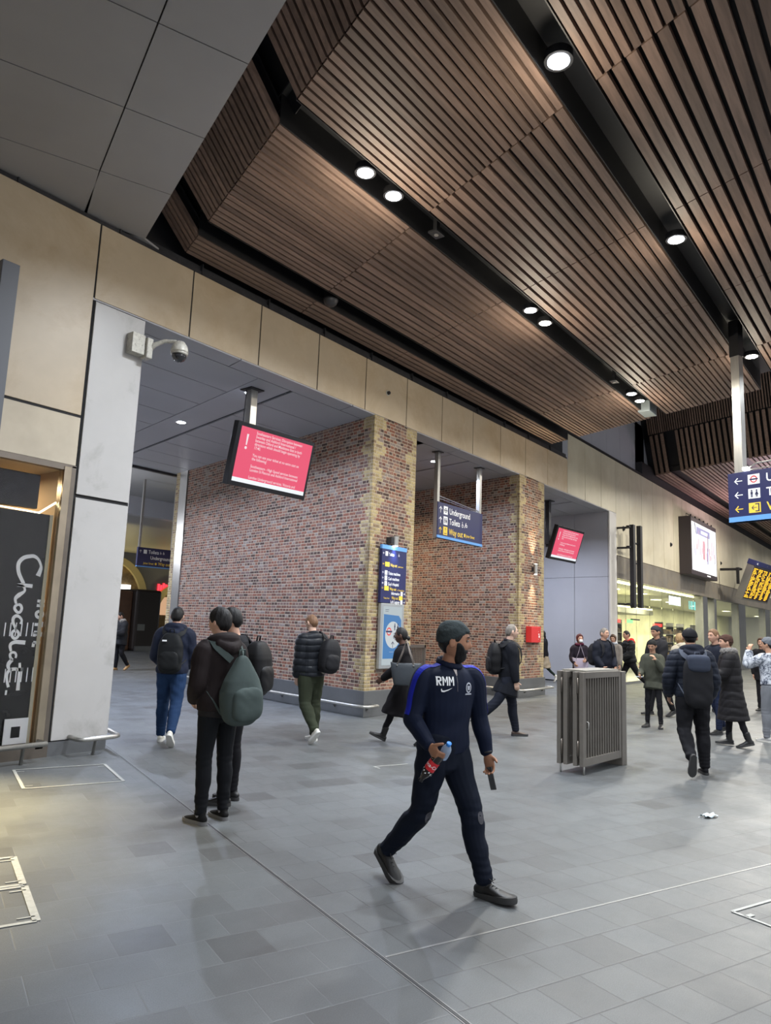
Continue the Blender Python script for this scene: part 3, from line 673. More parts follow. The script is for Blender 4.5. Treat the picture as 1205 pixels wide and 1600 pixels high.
# ------------------------------------------------------------------ monitors
M_pink = emis('pink_screen', (0.90, 0.075, 0.17), 1.0)
M_scrw = emis('white_screen', (0.9, 0.95, 1.0), 1.1)
M_txt = emis('screen_text', (1.0, 0.86, 0.90), 1.0)
def monitor(c, w_, h_, yaw, pitch, label, pole_xy, big):
    t = empty('hanging_monitor', c, 0, label, 'monitor')
    t.rotation_euler = (0, 0, math.radians(yaw-270))
    R = Matrix.Rotation(math.radians(pitch), 4, 'X')      # top edge leans towards the viewer
    def bld(mb, nm, m__, **k):
        mb.v = [tuple(R @ Vector(v)) for v in mb.v]; return mb.build(nm, m__, t, **k)
    bld(MB().box(-w_/2, w_/2, 0, 0.13, -h_/2, h_/2), 'casing', M_black, bevel=0.012)
    bld(MB().box(-w_*.32, w_*.32, 0.13, 0.22, -h_*.3, h_*.3), 'rear_housing', M_dark)
    x0, x1, z0, z1 = -w_/2+.075, w_/2-.055, -h_/2+.075, h_/2-.07
    bh = (z1-z0)*.075
    bld(MB().add([(x0, -.003, z0+bh), (x1, -.003, z0+bh), (x1, -.003, z1), (x0, -.003, z1)], [(0, 1, 2, 3)]), 'screen', M_pink, fix=False)
    bld(MB().add([(x0, -.003, z0), (x1, -.003, z0), (x1, -.003, z0+bh), (x0, -.003, z0+bh)], [(0, 1, 2, 3)]), 'screen_banner', M_scrw, fix=False)
    f = Face(-0.006); H_ = z1-z0
    lines = [('Southeastern Services: Disruption between', 0), ('Swanley and Ashford International /', 1), ('between Otford and Maidstone East in both', 2), ('directions which should begin operating by', 3), ('17:40.', 4), ('You can use your ticket at no extra cost on', 6), ('the following:', 7), ('Southeastern - High Speed services between', 9), ('London St Pancras and Ashford International', 10), ('London Underground services, Victoria and', 12)]
    for s_, i in lines: f.text('t', s_, x0+(x1-x0)*.20, z1-H_*(.085+.068*i), H_*.076, bold=.002, sx=0.86 if i != 1 else .9)
    ex = x0+(x1-x0)*.095
    f.poly('t', [(ex-.012, z1-H_*.32), (ex+.012, z1-H_*.32), (ex+.02, z1-H_*.12), (ex-.02, z1-H_*.12)]); f.disc('t', ex, z1-H_*.37, .024)
    for mb in f.m.values(): mb.v = [tuple(R @ Vector(v)) for v in mb.v]
    f.build({'t': M_txt}, t)
    Ri = Matrix.Rotation(-math.radians(yaw-270), 3, 'Z')
    q = Ri @ (Vector((pole_xy[0], pole_xy[1], 0))-Vector((c[0], c[1], 0)))
    MB().box(q.x-.085, q.x+.055, q.y-.06, q.y+.08, 0.0, ZS-c[2]-.002).build('pole', M_steel if big else M_dark2, t, bevel=0.006)
    MB().box(q.x-.16, q.x+.13, q.y-.14, q.y+.16, ZS-c[2]-.02, ZS-c[2]-.001).build('mounting_plate', M_dark, t)
    MB().box(q.x-.07, q.x+.04, 0.08, q.y+.06, -.08, 0.10).build('bracket', M_dark, t)
    MB().tube([(q.x-.12, q.y+.03, ZS-c[2]), (q.x-.13, q.y+.05, .8), (q.x-.16, q.y+.02, .5), (q.x-.11, q.y, .25)], 0.010, 6).build('cable', M_dark2, t)
    return t
p = at(410, 606, 'z', ZS)
monitor((-2.032, 0.563, 4.32), 1.736, 1.054, 267.1, 11.5, 'hanging black monitor with a pink disruption notice at the mouth of the left passage', (p.x, p.y+.22), True)
p = at(868, 782, 'z', ZS)
monitor((10.345, 0.506, 4.256), 1.799, 1.033, 267.1, 17.5, 'smaller-looking pink notice monitor hanging right of the second brick pier', (p.x, p.y+.22), False)

# ------------------------------------------------------------------ totem on the first pier end
t = empty('wayfinding_panel', (0.66, -0.10, 2.6), 0, 'tall narrow blue direction panel on the yellow-cornered brick pier end', 'sign')
MB().box(-0.40, 0.40, 0.0, 0.06, -0.54, 0.545).build('panel', M_navy, t, bevel=0.004)
MB().box(-0.401, 0.401, -.002, 0.05, 0.47, 0.546).build('edge_stripe', M_blue, t)
f = Face(-0.004)
rows = [('w', 'Toilets', .37, 0, 0), ('y', 'Way out', .17, 1, 0), ('w', 'Ticket machines', .01, 0, 0), ('w', 'Cash machines', -.09, 0, 0), ('w', "Guy's Hospital", -.19, 0, 0), ('y', 'Way out', -.28, 1, 0)]
for k, s_, z, wide, _ in rows:
    f.arrow(k, -0.35, z+.015, 0.028, 'l'); x1 = -.16 if wide else -.22
    f.rect(k, -0.30, x1, z-.03, z+.055); f.text(k, s_, x1+.03, z-.02, 0.080, bold=.012, sx=.74)
    if wide: f.text(k, 'Joiner Street' if z > 0 else 'St Thomas Street', x1+.28, z-.02, 0.04, sx=.8)
for k, s_, z, wide in (('w', 'Information', -.37, 0), ('y', 'Way out', -.455, 1), ('w', 'Left Luggage', -.53, 0)):
    f.arrow(k, 0.35, z+.02, 0.028, 'r'); x0 = .18 if wide else .23; f.rect(k, x0, 0.30, z-.02, z+.06); f.text(k, s_, x0-.03, z-.01, 0.078, 'RIGHT', bold=.012, sx=.74)
    if wide: f.text(k, 'Tooley Street', -.13, z-.01, 0.04, 'RIGHT', sx=.8)
wheelchair(f, 'w', .13, .385, .06)
f.build(SM, t)
t = empty('poster_case', (0.66, -0.10, 1.45), 0, 'framed blue and white Underground poster under the tall direction panel', 'poster')
MB().box(-0.37, 0.37, 0, 0.065, -0.60, 0.60).build('case', mat('silver_frame', (0.42, 0.44, 0.45), 0.35, 0.6), t, bevel=0.006)
MB().box(-0.30, 0.30, -0.004, 0.0, -0.54, 0.545).build('poster', emis('lit_poster_white', (0.62, 0.72, 0.76), 0.75), t)
PB = emis('lit_poster_blue', (0.04, 0.24, 0.60), 0.8); PW = emis('lit_poster_pale', (0.75, 0.82, 0.85), 0.8)
f = Face(-0.006)
f.poly('B', [(-.28, -.42), (.28, -.42), (.28, .30), (.20, .38), (-.28, .40)]); f.disc('W', 0.02, 0.02, .25, .002, sx=.98); f.disc('r', -.11, .08, .075, .004, .052); f.rect('n', -.21, -.01, .065, .095, .005)
person_icon(f, 'n', .07, .17, .13, .004); person_icon(f, 'n', .17, .17, .13, .004, True); wheelchair(f, 'n', .06, -.0, .11, .004); wheelchair(f, 'n', .17, -.0, .11, .004)
f.arrow('n', .02, -.16, .06, 'u', .004); f.rect('n', -.24, -.12, .48, .487); f.rect('n', -.24, -.14, .45, .457); f.rect('W', -.08, .05, -.30, -.295, .002); f.rect('W', .1, .2, -.40, -.385, .002)
SM2 = dict(SM); SM2['B'] = PB; SM2['W'] = PW; f.build(SM2, t, 'print')
t = empty('wall_lamp', (0.63, -0.13, 3.24), 0, 'small silver cylinder lamp above the tall blue direction panel', 'wall lamp')
MB().lathe([(.055, -.09), (.06, .09)], n=20).build('shade', M_steel, t, autosm=40); MB().box(-.13, -.03, .0, .12, -.05, .07).build('bracket', M_dark2, t); MB().lathe([(.045, -.094), (.045, -.091)], n=16).build('lens', M_lampglow, t)
area_lamp('wall_lamp_beam', (0.63, -0.16, 3.13), 5, (0.7, 0.85, 1.0), 0.08, rot=(math.radians(-8), 0, 0), spread=PI*.5)
t = empty('wall_lamp', (6.86, -0.10, 3.22), 0, 'small silver up and down lamp on the second brick pier above the red box', 'wall lamp')
MB().lathe([(.05, -.13), (.05, .13)], n=20).build('shade', M_steel, t, autosm=40); MB().box(-.03, .03, .0, .10, -.05, .05).build('bracket', M_dark2, t); MB().lathe([(.04, .131), (.04, .134)], n=16).build('lens', M_lampwarm, t); MB().lathe([(.04, -.134), (.04, -.131)], n=16).build('lens', M_lampwarm, t)
area_lamp('wall_lamp_beam', (6.86, -0.13, 3.38), 16, (1, .85, .55), 0.06, rot=(math.radians(188), 0, 0), spread=PI*.4)
area_lamp('wall_lamp_beam', (6.86, -0.13, 3.06), 14, (1, .85, .55), 0.06, rot=(math.radians(-8), 0, 0), spread=PI*.4)
t = empty('call_point_box', (6.9, -0.01, 1.55), 0, 'red emergency box on the end of the second brick pier', 'emergency box')
MB().box(-.40, .0, -.16, .0, -.2, .2).build('cabinet', M_red, t, bevel=.008); MB().box(.02, .40, -.04, .0, -.2, .2).build('notice', mat('red_notice', (0.5, 0.03, 0.03), .4), t, bevel=.003)
f = Face(-.042); 
for i in range(5): f.rect('w', .08, .20+.12*((i*7) % 3)/2, .13-.065*i, .15-.065*i)
f.disc('w', .30, -.05, .035); f.build(SM, t, 'print')
# rails on plinths
def rail(pts, posts, label):
    t = empty('bumper_rail', (pts[0][0], pts[0][1], 0), 0, label, 'bumper rail')
    o = Vector((pts[0][0], pts[0][1], 0))
    MB().tube([Vector(p)-o for p in pts], 0.028, 12).build('rail', M_steel, t, smooth=True)
    for (a, b) in posts: MB().tube([Vector(a)-o, Vector(((a[0]+b[0])/2, (a[1]+b[1])/2, a[2]))-o, Vector(b)-o], .02, 8).build('bracket', M_steel, t, smooth=True)
rail([L(-.16, 7.8, .2), L(-.16, 4, .2), L(-.16, 0.1, .2), (-.15, -.10, .2), (-.08, -.17, .2), (.21, -.17, .2), (.21, -.02, .2)], [(L(-.16, d, .19), L(-.03, d, .12)) for d in (.8, 2.6, 4.4, 6.2, 7.6)]+[((.05, -.17, .19), (.05, -.03, .12))], 'long steel bumper rail along the base of the left brick pier')
rail([L(5.92, 8.3, .2), L(5.92, 4, .2), L(5.92, 0.1, .2), (5.95, -.12, .2), (6.02, -.2, .2), (7.75, -.2, .2), (7.8, -.12, .2), (7.7, -.02, .2)], [(L(5.92, d, .19), L(6.07, d, .12)) for d in (.8, 2.6, 4.4, 6.2, 8.0)]+[((x_, -.2, .19), (x_, -.03, .12)) for x_ in (6.4, 7.4)], 'steel bumper rail wrapped round the second brick pier base')
rail([(-5.62, -.02, .2), (-5.64, -.25, .2), (-5.60, -.30, .2), (-5.20, -.30, .2), (-5.13, -.26, .2), (-5.0, .1, .2), (-4.9, .5, .2)], [((-5.42, -.30, .19), (-5.42, -.22, .0))], 'short steel bumper rail at the foot of the pale pillar')
rail([(-9.5, -.30, .2), (-6.05, -.30, .2), (-6.04, -.1, .2)], [((x_, -.30, .19), (x_, -.26, .0)) for x_ in (-9.0, -7.6, -6.30)], 'long steel bumper rail in front of the chocolate shop window')

# ------------------------------------------------------------------ chocolate shop window (left)
mb = MB(); mb.box(-6.02, -5.93, -.01, .12, 0.1, 3.40); mb.box(-5.92, -5.87, .0, .10, 0.02, 3.42); mb.box(-5.93, -5.92, .01, .12, .02, 3.42)
mb.build('trim_7', mat('warm_polished_frame', (.36, .30, .22), .25, .8, 2, .2), kind='structure'); 
MB().box(-5.925, -5.872, -.004, .0, 0.02, 3.4).build('trim_8', M_bronze, kind='structure')
mb = MB(); mb.box(-24, -5.87, -.01, .35, 0.0, .14); mb.box(-24, -5.87, 0.0, .1, 3.36, 3.43); mb.build('trim_9', M_bronze, kind='structure')
M_glass = mat('clear_glass', (1, 1, 1), 0.02, trans=1.0, ior=1.10)
MB().box(-24, -6.03, .03, .04, .14, 3.36).build('window_1', M_glass, kind='structure')
t = empty('shop_board', (-7.2, 0.10, 0.0), 0, 'black board behind the shop glass with white Hotel Chocolat script', 'sign')
MB().box(-1.4, 1.115, 0, .03, .16, 2.80).build('board', mat('black_board', (0.018, 0.017, 0.016), 0.22, 0, 1.5, .3), t)
MB().box(1.116, 1.155, -.01, .04, .16, 2.80).build('edge_strip', mat('cream_edge', (0.62, 0.58, 0.44), .4), t)
def tracewall(pts, base_x, base_z, yy, wds, mb, ox=0):
    P = [at(px, py, 'y', yy) for px, py in pts]
    Q = [Vector((p.x-base_x, 0, p.z-base_z)) for p in P]
    # smooth
    R_ = []; W_ = []
    for i in range(len(Q)-1):
        p0, p1, p2, p3 = Q[max(i-1, 0)], Q[i], Q[i+1], Q[min(i+2, len(Q)-1)]
        for k in range(6):
            u = k/6; R_.append(0.5*((2*p1)+(p2-p0)*u+(2*p0-5*p1+4*p2-p3)*u*u+(3*p1-p0-3*p2+p3)*u**3)); W_.append(wds[i]*(1-u)+wds[i+1]*u)
    R_.append(Q[-1]); W_.append(wds[-1])
    vs = []
    for i, p in enumerate(R_):
        d = (R_[min(i+1, len(R_)-1)]-R_[max(i-1, 0)]).normalized(); q = Vector((-d.z, 0, d.x))*W_[i]/2
        vs += [p-q+Vector((0, -.004, 0)), p+q+Vector((0, -.004, 0))]
    mb.add(vs, [(2*i, 2*i+1, 2*i+3, 2*i+2) for i in range(len(R_)-1)])
mb = MB(); 
_tw = tracewall
def tracewall(pts, bx_, bz_, yy, wds, mb, ox=0): _tw(pts, bx_, bz_, yy, [q*1.45 for q in wds], mb)
def S(k, pts, w_): 
    oy = (860, 950, 1020)[k]; tracewall([(x/16, oy+y/16) for x, y in pts], -7.2, 0, 0.098, w_, mb)
S(0, [(945, 640), (1010, 480), (1020, 380), (960, 230), (860, 150), (760, 145), (600, 180), (480, 290), (450, 430), (480, 600), (590, 830)], [.04, .03, .02, .022, .028, .03, .032, .032, .03, .03, .026])
S(0, [(810, 895), (600, 870), (430, 865)], [.03, .028, .026]); S(0, [(430, 865), (560, 890), (615, 960), (600, 1030), (480, 1110), (400, 1180), (380, 1240), (400, 1330)], [.02, .016, .018, .02, .035, .03, .022, .018])
S(0, [(450, 1350), (380, 1390), (365, 1460), (430, 1545), (500, 1540), (540, 1450), (510, 1370), (450, 1350)], [.022]*8)
S(1, [(510, 400), (540, 310), (490, 230), (410, 195), (340, 240), (320, 330), (350, 430), (395, 530)], [.02, .018, .02, .026, .026, .024, .02, .018])
S(1, [(380, 550), (310, 600), (295, 690), (350, 760), (420, 740), (465, 660), (440, 590), (380, 550)], [.022]*8)
S(1, [(630, 865), (500, 855), (380, 850), (280, 890), (250, 960), (270, 1080)], [.032, .032, .03, .026, .024, .018])
S(1, [(385, 1250), (400, 1180), (370, 1120), (300, 1110), (250, 1160), (260, 1240), (310, 1300)], [.016, .018, .018, .02, .02, .02, .02])
S(1, [(300, 1290), (220, 1380), (200, 1460), (225, 1530)], [.03, .032, .028, .018]); 
S(2, [(570, 420), (450, 420), (350, 405), (230, 440), (170, 540), (170, 700), (205, 860)], [.03, .026, .024, .026, .022, .02, .022]); S(2, [(490, 250), (488, 400), (470, 600), (440, 940)], [.018, .022, .024, .03])
S(2, [(120, 995), (170, 995)], [.036, .036])
for k in range(6):
    x_ = 140+k*138; S(1, [(x_, 365), (x_-45, 705)], [.009, .009]); S(2, [(x_, 400-8*k), (x_-42, 745-5*k)], [.009, .009])
S(1, [(965, 370), (930, 700)], [.009, .009])
mb.build('lettering', M_white, t, fix=False)
mb = MB()
_S = S
def S(k, pts, w_): _S(k, pts, [q*1.7 for q in w_])
S(0, [(930, 1265), (1115, 1275)], [.014]*2); S(0, [(915, 1375), (1105, 1385)], [.014]*2); S(0, [(1025, 1270), (1015, 1380)], [.014]*2)
S(1, [(985, 75), (910, 120), (910, 200), (980, 240), (1055, 190), (1055, 110), (985, 75)], [.014]*7)
S(1, [(860, 410), (1035, 415)], [.014]*2); S(1, [(1045, 345), (1025, 480)], [.014]*2)
S(1, [(845, 605), (1025, 612)], [.014]*2); S(1, [(865, 605), (850, 715)], [.014]*2); S(1, [(940, 605), (928, 700)], [.014]*2); S(1, [(1018, 605), (1000, 715)], [.014]*2)
S(1, [(825, 860), (1000, 868)], [.014]*2); S(1, [(838, 862), (820, 975)], [.014]*2)
mb.build('lettering', M_white, t, fix=False)
t = empty('card_holder', (-6.22, 0.02, 0.30), 0, 'white card with a dark square behind the lower shop glass', 'notice')
MB().box(-.14, .13, 0.05, .06, -.13, .15).build('card', M_white, t); MB().box(-.06, .04, 0.045, .05, -.06, .06).build('print', M_dark, t)
# shop interior
mb = MB(); mb.box(-24, -5.9, 2.4, 2.5, 0, 3.5); mb.box(-5.95, -5.88, .1, 2.5, 0, 3.5); mb.build('wall_shop_interior', mat('warm_shop_wall', (0.50, 0.36, 0.22), .6), kind='structure')
MB().box(-24, -5.9, .1, 2.5, 3.38, 3.45).build('ceiling_shop', mat('cream_shop_ceiling', (0.6, 0.5, 0.36), .6), kind='structure')
a_ = at(64, 745, 'y', .2); b_ = at(62, 796, 'y', .2)
t = empty('display_panel', (-7.3, .2, 0), 0, 'dark upper display panel inside the chocolate shop', 'panel'); MB().box(-1.6, a_.x+7.3, 0, .08, b_.z, a_.z+.02).build('panel', M_dark2, t, bevel=.01)
GL = emis('shop_tube_glow', (1, .93, .62), 5)
pts_ = [at(95, 781, 'y', .12), at(58, 803, 'y', .12), at(20, 828, 'y', .12), at(-20, 852, 'y', .12)]
t = empty('strip_light', tuple(pts_[0]), 0, 'slanting glowing strip light across the top of the chocolate shop window', 'strip light'); MB().tube([p-pts_[0] for p in pts_], .012, 8).build('tube', GL, t)
pts_ = [at(60, 801, 'y', .11), at(-20, 787, 'y', .11)]
t = empty('strip_light', tuple(pts_[0]), 0, 'level glowing strip light left of the slanting one in the chocolate shop window', 'strip light'); MB().tube([p-pts_[0] for p in pts_], .009, 8).build('tube', GL, t)
for x_ in (-6.6, -8.2, -10): area_lamp('shop_beam', (x_, 1.0, 3.3), 26, (1, .80, .52), 0.3, spread=PI)
area_lamp('shop_front_beam', (-7.75, -0.30, 3.2), 120, (1, .80, .42), .2, rot=(math.radians(-24), math.radians(6), 0), spread=PI*.36)
# grey banner box at the left edge
a_ = at(32, 415, 'y', -.45); b_ = at(3, 700, 'y', -.45)
t = empty('projecting_sign', (a_.x-.10, -0.25, 4.5), 0, 'tall dark grey projecting sign box high on the wall at the left edge', 'sign')
mb = MB(); mb.box(-.09, .10, -.20, .25, b_.z-4.9, a_.z-4.5); mb.build('box', mat('slate_grey_box', (0.10, 0.105, 0.12), .5), t, bevel=.006)
MB().box(-.085, .095, .25, .26, -.3, .3).build('bracket', M_dark, t)

# CCTV camera on the pillar
t = empty('cctv_camera', (-5.17, -0.02, 5.2), 0, 'cream dome security camera on a curved arm high on the pale pillar', 'security camera')
M_cream = mat('weathered_cream_metal', (0.50, 0.48, 0.42), .5, .1, 25, .15, dirt=((0.28, .26, .22), 30, .55, .65))
MB().box(-.19, .0, -.12, .02, -.14, .13).build('mounting_box', M_cream, t, bevel=.006)
MB().box(.01, .10, -.16, -.02, -.17, .11).build('junction_box', M_cream, t, bevel=.012)
DX = at(280, 556, 'y', -.42)-Vector((-5.17, -.02, 5.2))
MB().tube([(.08, -.10, -.05), (.11, -.16, .03), (DX.x*.5+.05, DX.y*.55, .11), (DX.x*.85, DX.y*.9, .10), (DX.x, DX.y, .03)], [.035, .035, .028, .025, .025], 12).build('arm', M_cream, t, smooth=True)
MB().lathe([(.02, .07), (.06, .06), (.10, .0), (.115, -.06), (.118, -.09)][::-1], (DX.x, DX.y, DX.z+.13), 28).build('dome_housing', M_cream, t, smooth=True)
MB().lathe([(.108, .0), (.112, -.03)][::-1], (DX.x, DX.y, DX.z+.045), 28).build('collar', M_cream, t, smooth=True)
MB().lathe([(.098, 0), (.095, -.035), (.07, -.075), (.03, -.095), (.004, -.098)][::-1], (DX.x, DX.y, DX.z+.01), 28).build('smoked_dome', mat('smoked_dome', (.02, .02, .022), .12, coat=.5), t, smooth=True)
# dome camera in the slot
p = at(517, 470, 'z', ZC)
t = empty('cctv_camera', (p.x, p.y, ZC), 0, 'dark dome camera in the black ceiling slot above the fascia', 'security camera')
MB().box(-.08, .08, -.08, .08, .02, .34).build('stem', M_dark, t); MB().lathe([(.12, .03), (.12, .0), (.10, -.05), (.06, -.09), (.01, -.10)][::-1], n=24).build('dome', M_dark2, t, smooth=True)
for i, (px, py, lb) in enumerate([(682, 367, 'small square ceiling sensor beside the first pair of downlights'), (960, 597, 'small square ceiling sensor just before the farthest pair of downlights')]):
    p = at(px, py, 'z', ZC+.02)
    t = empty('ceiling_sensor', (p.x, p.y, ZC+.02), 0, lb, 'sensor'); MB().box(-.10, .10, -.07, .07, 0, .03).box(-.04, .04, -.03, .03, .03, .3).build('plate', M_dark2, t, bevel=.004); MB().lathe([(.03, -.01), (.03, .0)], n=16).build('eye', M_steel, t)
# small wall spots
for i, (px, py, lb) in enumerate([(607, 614, 'small round black fitting on the buff fascia above the first brick pier'), (975, 826, 'small black wall fitting left of the tall black brackets'), (1049, 851, 'small black wall fitting between the brackets and the advertising screen'), (1127, 880, 'small black wall fitting right of the advertising screen')]):
    p = at(px, py, 'y', -.02); s_ = 1.0 if i == 0 else 1.7
    t = empty('wall_fitting', (p.x, 0, p.z), 0, lb, 'wall fitting')
    MB().lathe([(.055*s_, 0), (.055*s_, .012)], n=20, M=Matrix.Rotation(PI/2, 4, 'X')).build('ring', M_cream if i == 0 else M_dark, t); MB().lathe([(.035*s_, .0), (.035*s_, .05), (.01, .07)], n=16, M=Matrix.Rotation(PI/2, 4, 'X')).build('cap', M_dark, t)
# end fixture glow box at ceiling end
p = at(1018, 640, 'z', ZC+.05)
t = empty('junction_box', (p.x, p.y+.1, ZC+.06), 0, 'pale metal box hanging at the end of the lit ceiling slot', 'box'); MB().box(-.25, .28, -.14, .14, -.10, .16).build('casing', mat('pale_casing', (.45, .52, .55), .35, .4), t, bevel=.01)

# ------------------------------------------------------------------ folded gate stack
A = at(912, 1213, 'z', 0); B = at(978, 1195, 'z', 0); Cc = at(885, 1200, 'z', 0)
ux = (B-A); Lg = ux.length; ang_ = math.atan2(ux.y, ux.x)
t = empty('folding_gate', (A.x, A.y, 0), ang_, 'stack of folded bronze metal barrier gates standing on the concourse floor', 'barrier')
HG = 1.18
MBz = mat('grey_bronze_paint', (0.22, 0.20, 0.175), .38, .55, 6, .08)
def leaf(y, x0, x1, nm='gate_leaf'):
    f_ = MB(); a_ = .052; zb = .10
    f_.box(x0, x0+.055, y, y+a_, zb, HG); f_.box(x1-.055, x1, y, y+a_, zb, HG); f_.box(x0+.055, x1-.055, y, y+a_, HG-.075, HG); f_.box(x0+.055, x1-.055, y, y+a_, zb, zb+.09)
    fr = f_.build(nm, MBz, t, bevel=.004)
    b_ = MB(); n__ = 14; 
    for i in range(n__):
        xc = x0+.055+(x1-x0-.11)*(i+.5)/n__; b_.box(xc-.011, xc+.011, y+.012, y+.045, zb+.09, HG-.075)
    b_.build('bars', MBz, fr); return fr
leaf(0.0, 0.0, Lg-.12); leaf(.085, .0, Lg-.12); leaf(.21, -.0, Lg-.12); leaf(.295, .0, Lg-.12)
MB().box(Lg-.11, Lg+.02, -.01, .36, 0.0, HG-.01).build('end_post', MBz, t, bevel=.006)
MB().box(.1, Lg-.15, .02, .33, HG, HG+.02).build('top_cover', mat('pale_top_plate', (.5, .48, .42), .3, .7), t)
for (x_, y_) in ((0.03, .068), (0.03, .278)):
    for z_ in (.30, 1.02): MB().tube([(x_-.034, y_, z_-.09), (x_-.034, y_, z_+.09)], .009, 8).build('hinge', M_bronze, t, smooth=True)
for x_, y_ in ((.05, .02), (.03, .31)): MB().tube([(x_, y_, 0.0), (x_, y_, .14)], .012, 8).build('drop_bolt', M_steel, t, smooth=True)
MB().tube([(.075, -.005, .52), (.075, -.03, .53), (.075, -.03, .60), (.075, -.005, .61)], .008, 6).build('handle', M_steel, t, smooth=True)

# a similar low barrier behind, beside the second pier
p = at(672, 1030, 'y', 1.5)
t = empty('folding_gate', (4.3, 2.4, 0), 0, 'low bronze slatted barrier beyond the woman with the shoulder bag', 'barrier')
mb = MB(); mb.box(0, 1.3, 0, .06, HG-.08, HG); mb.box(0, 1.3, 0, .06, .05, .14); mb.box(0, .06, 0, .06, 0, HG); mb.box(1.24, 1.3, 0, .06, 0, HG)
fr = mb.build('gate_leaf', MBz, t); mb = MB()
for i in range(16): mb.box(.09+.072*i, .11+.072*i, .015, .045, .14, HG-.08)
mb.build('bars', MBz, fr)

# ------------------------------------------------------------------ right shop front
mb = MB(); xb = [13.25+1.9*k for k in range(20)]
for a_, b_ in zip(xb, xb[1:]): mb.box(a_+.006, b_-.006, -.01, .05, 3.46, 4.20)
mb.build('trim_10', M_band, kind='structure', bevel=.003)
mg = MB(); mm_ = MB(); xg = [13.3, 14.1, 15.2, 16.7, 18.2, 19.7, 21.2, 22.8, 24.2]
for a_, b_ in zip(xg, xg[1:]): mg.box(a_+.01, b_-.01, .02, .035, .05, 3.45)
for a_, b_ in ((26.9, 31.6), (33.6, 39), (41, 46)): mg.box(a_, b_, .02, .035, .05, 3.45)
mg.build('window_2', M_glass, kind='structure')
for a_, b_ in ((24.3, 25.1), (26.4, 26.8), (31.7, 33.4), (39.2, 40.8)): mm_.box(a_, b_, -.02, .35, 0, 3.45)
mm_.box(13.2, 52, .0, .3, 0, .08); mm_.build('trim_11', M_plinth, kind='structure')
M_shopw = mat('pale_green_shop_wall', (.70, .70, .48), .6, 0, .8, .2)
mb = MB(); mb.box(13.3, 60, 6.4, 6.5, 0, 3.5); mb.box(13.24, 13.3, .05, 6.5, 0, 3.5); mb.build('wall_shop_right', M_shopw, kind='structure')
MB().box(13.3, 60, .3, 6.5, 3.47, 3.56).build('ceiling_shop_right', mat('shop_white', (.6, .6, .5), .6), kind='structure')
# bulkhead with cove light, shelving, glowing signs
MB().box(13.3, 24.3, 2.2, 6.4, 2.55, 2.75).build('trim_12', mat('shop_bulkhead', (.42, .42, .34), .5), kind='structure')
t = empty('cove_light', (13.4, 2.2, 2.78), 0, 'long warm glowing cove light inside the right-hand shop', 'strip light'); MB().box(0, 10.8, 0, .10, 0, .05).build('diffuser', emis('cove_glow', (1, .93, .45), 9), t)
t = empty('cove_light', (13.4, .35, 3.38), 0, 'thin glowing strip under the metal band of the right-hand shop', 'strip light'); MB().box(0, 10.8, 0, .06, 0, .05).build('diffuser', emis('cove_glow', (1, .93, .45), 9), t)
for x_ in (15, 18.5, 22, 27.5, 30, 35, 38, 43, 48, 54): area_lamp('shop_beam', (x_, 2.0 if x_ < 24 else 3, 3.42), 420, (1, .95, .62), .5, spread=PI)
for x_ in (15, 18.5, 22): area_lamp('shop_beam', (x_, 4.2, 2.5), 200, (1, .93, .58), .5, spread=PI)
t = empty('shop_sign', (19.5, .12, 3.05), 0, 'small glowing white sign behind the right-hand shop glass', 'sign')
f = Face(0); 
for i, (a_, b_) in enumerate([(0, .12), (.2, .26), (.32, .5), (.56, .62), (.7, .95), (1.02, 1.1), (1.16, 1.42)]): f.rect('g', a_*1.15, b_*1.15, -.17, .17)
f.build({'g': emis('cyan_white_glow', (.75, .95, 1), 5)}, t, 'glow_bars')
t = empty('shop_sign', (22.4, .12, 2.98), 0, 'dim turquoise glowing sign right of the white one behind the shop glass', 'sign')
f = Face(0)
for a_, b_ in ((0, .1), (.2, .3), (.4, .6), (.7, .78), (.85, 1.1)): f.rect('g', a_, b_, -.18, .18)
f.build({'g': emis('turquoise_glow', (.2, .75, .7), 1.6)}, t, 'glow_bars')
for (px, py, wd, col_, lb) in ((968, 970, .5, (1, .03, .03), 'small red glowing sign near the right return pillar'), (985, 971, .7, (.05, .9, .15), 'small green glowing sign inside the right-hand shop'), (1027, 977, 1.2, (1, .04, .03), 'row of red glowing letters inside the right-hand shop')):
    p = at(px, py, 'y', .6); t = empty('shop_sign', tuple(p), 0, lb, 'sign'); f = Face(0); n__ = int(wd/.13)
    for i in range(n__): f.rect('g', -wd/2+.13*i, -wd/2+.13*i+.085, -.06, .06)
    f.build({'g': emis('glow_%d' % px, col_, 4)}, t, 'glow_bars')
# shelving units with stock
def shelf(x0, x1, y, label):
    t = empty('shelving_unit', (x0, y, 0), 0, label, 'shelf')
    mb = MB(); w_ = x1-x0
    for x_ in (0, w_/2, w_): mb.box(x_-.02, x_+.02, 0, .4, 0, 2.3)
    mb.build('frame', M_dark2, t)
    for z in (.5, .9, 1.3, 1.7, 2.1): MB().box(0, w_, 0, .4, z, z+.03).build('shelf', mat('shelf_white', (.6, .6, .5), .5), t)
    st = MB()
    for z in (.53, .93, 1.33, 1.73):
        x_ = .05
        while x_ < w_-.15:
            bw_ = random.uniform(.08, .2); st.box(x_, x_+bw_, .05, .3, z, z+random.uniform(.12, .3)); x_ += bw_+random.uniform(.02, .08)
    o = st.build('stock', mat('mixed_stock', (.42, .32, .2), .5, island=.9), t); o['kind'] = 'stuff'
shelf(19.5, 23.5, 3.4, 'stocked shelving behind the left bays of the right-hand shop'); shelf(27.2, 31, 2.6, 'stocked shelving behind the bright middle bay of the right-hand shop'); shelf(33.8, 38.5, 2.6, 'stocked shelving behind the farthest shop bay')
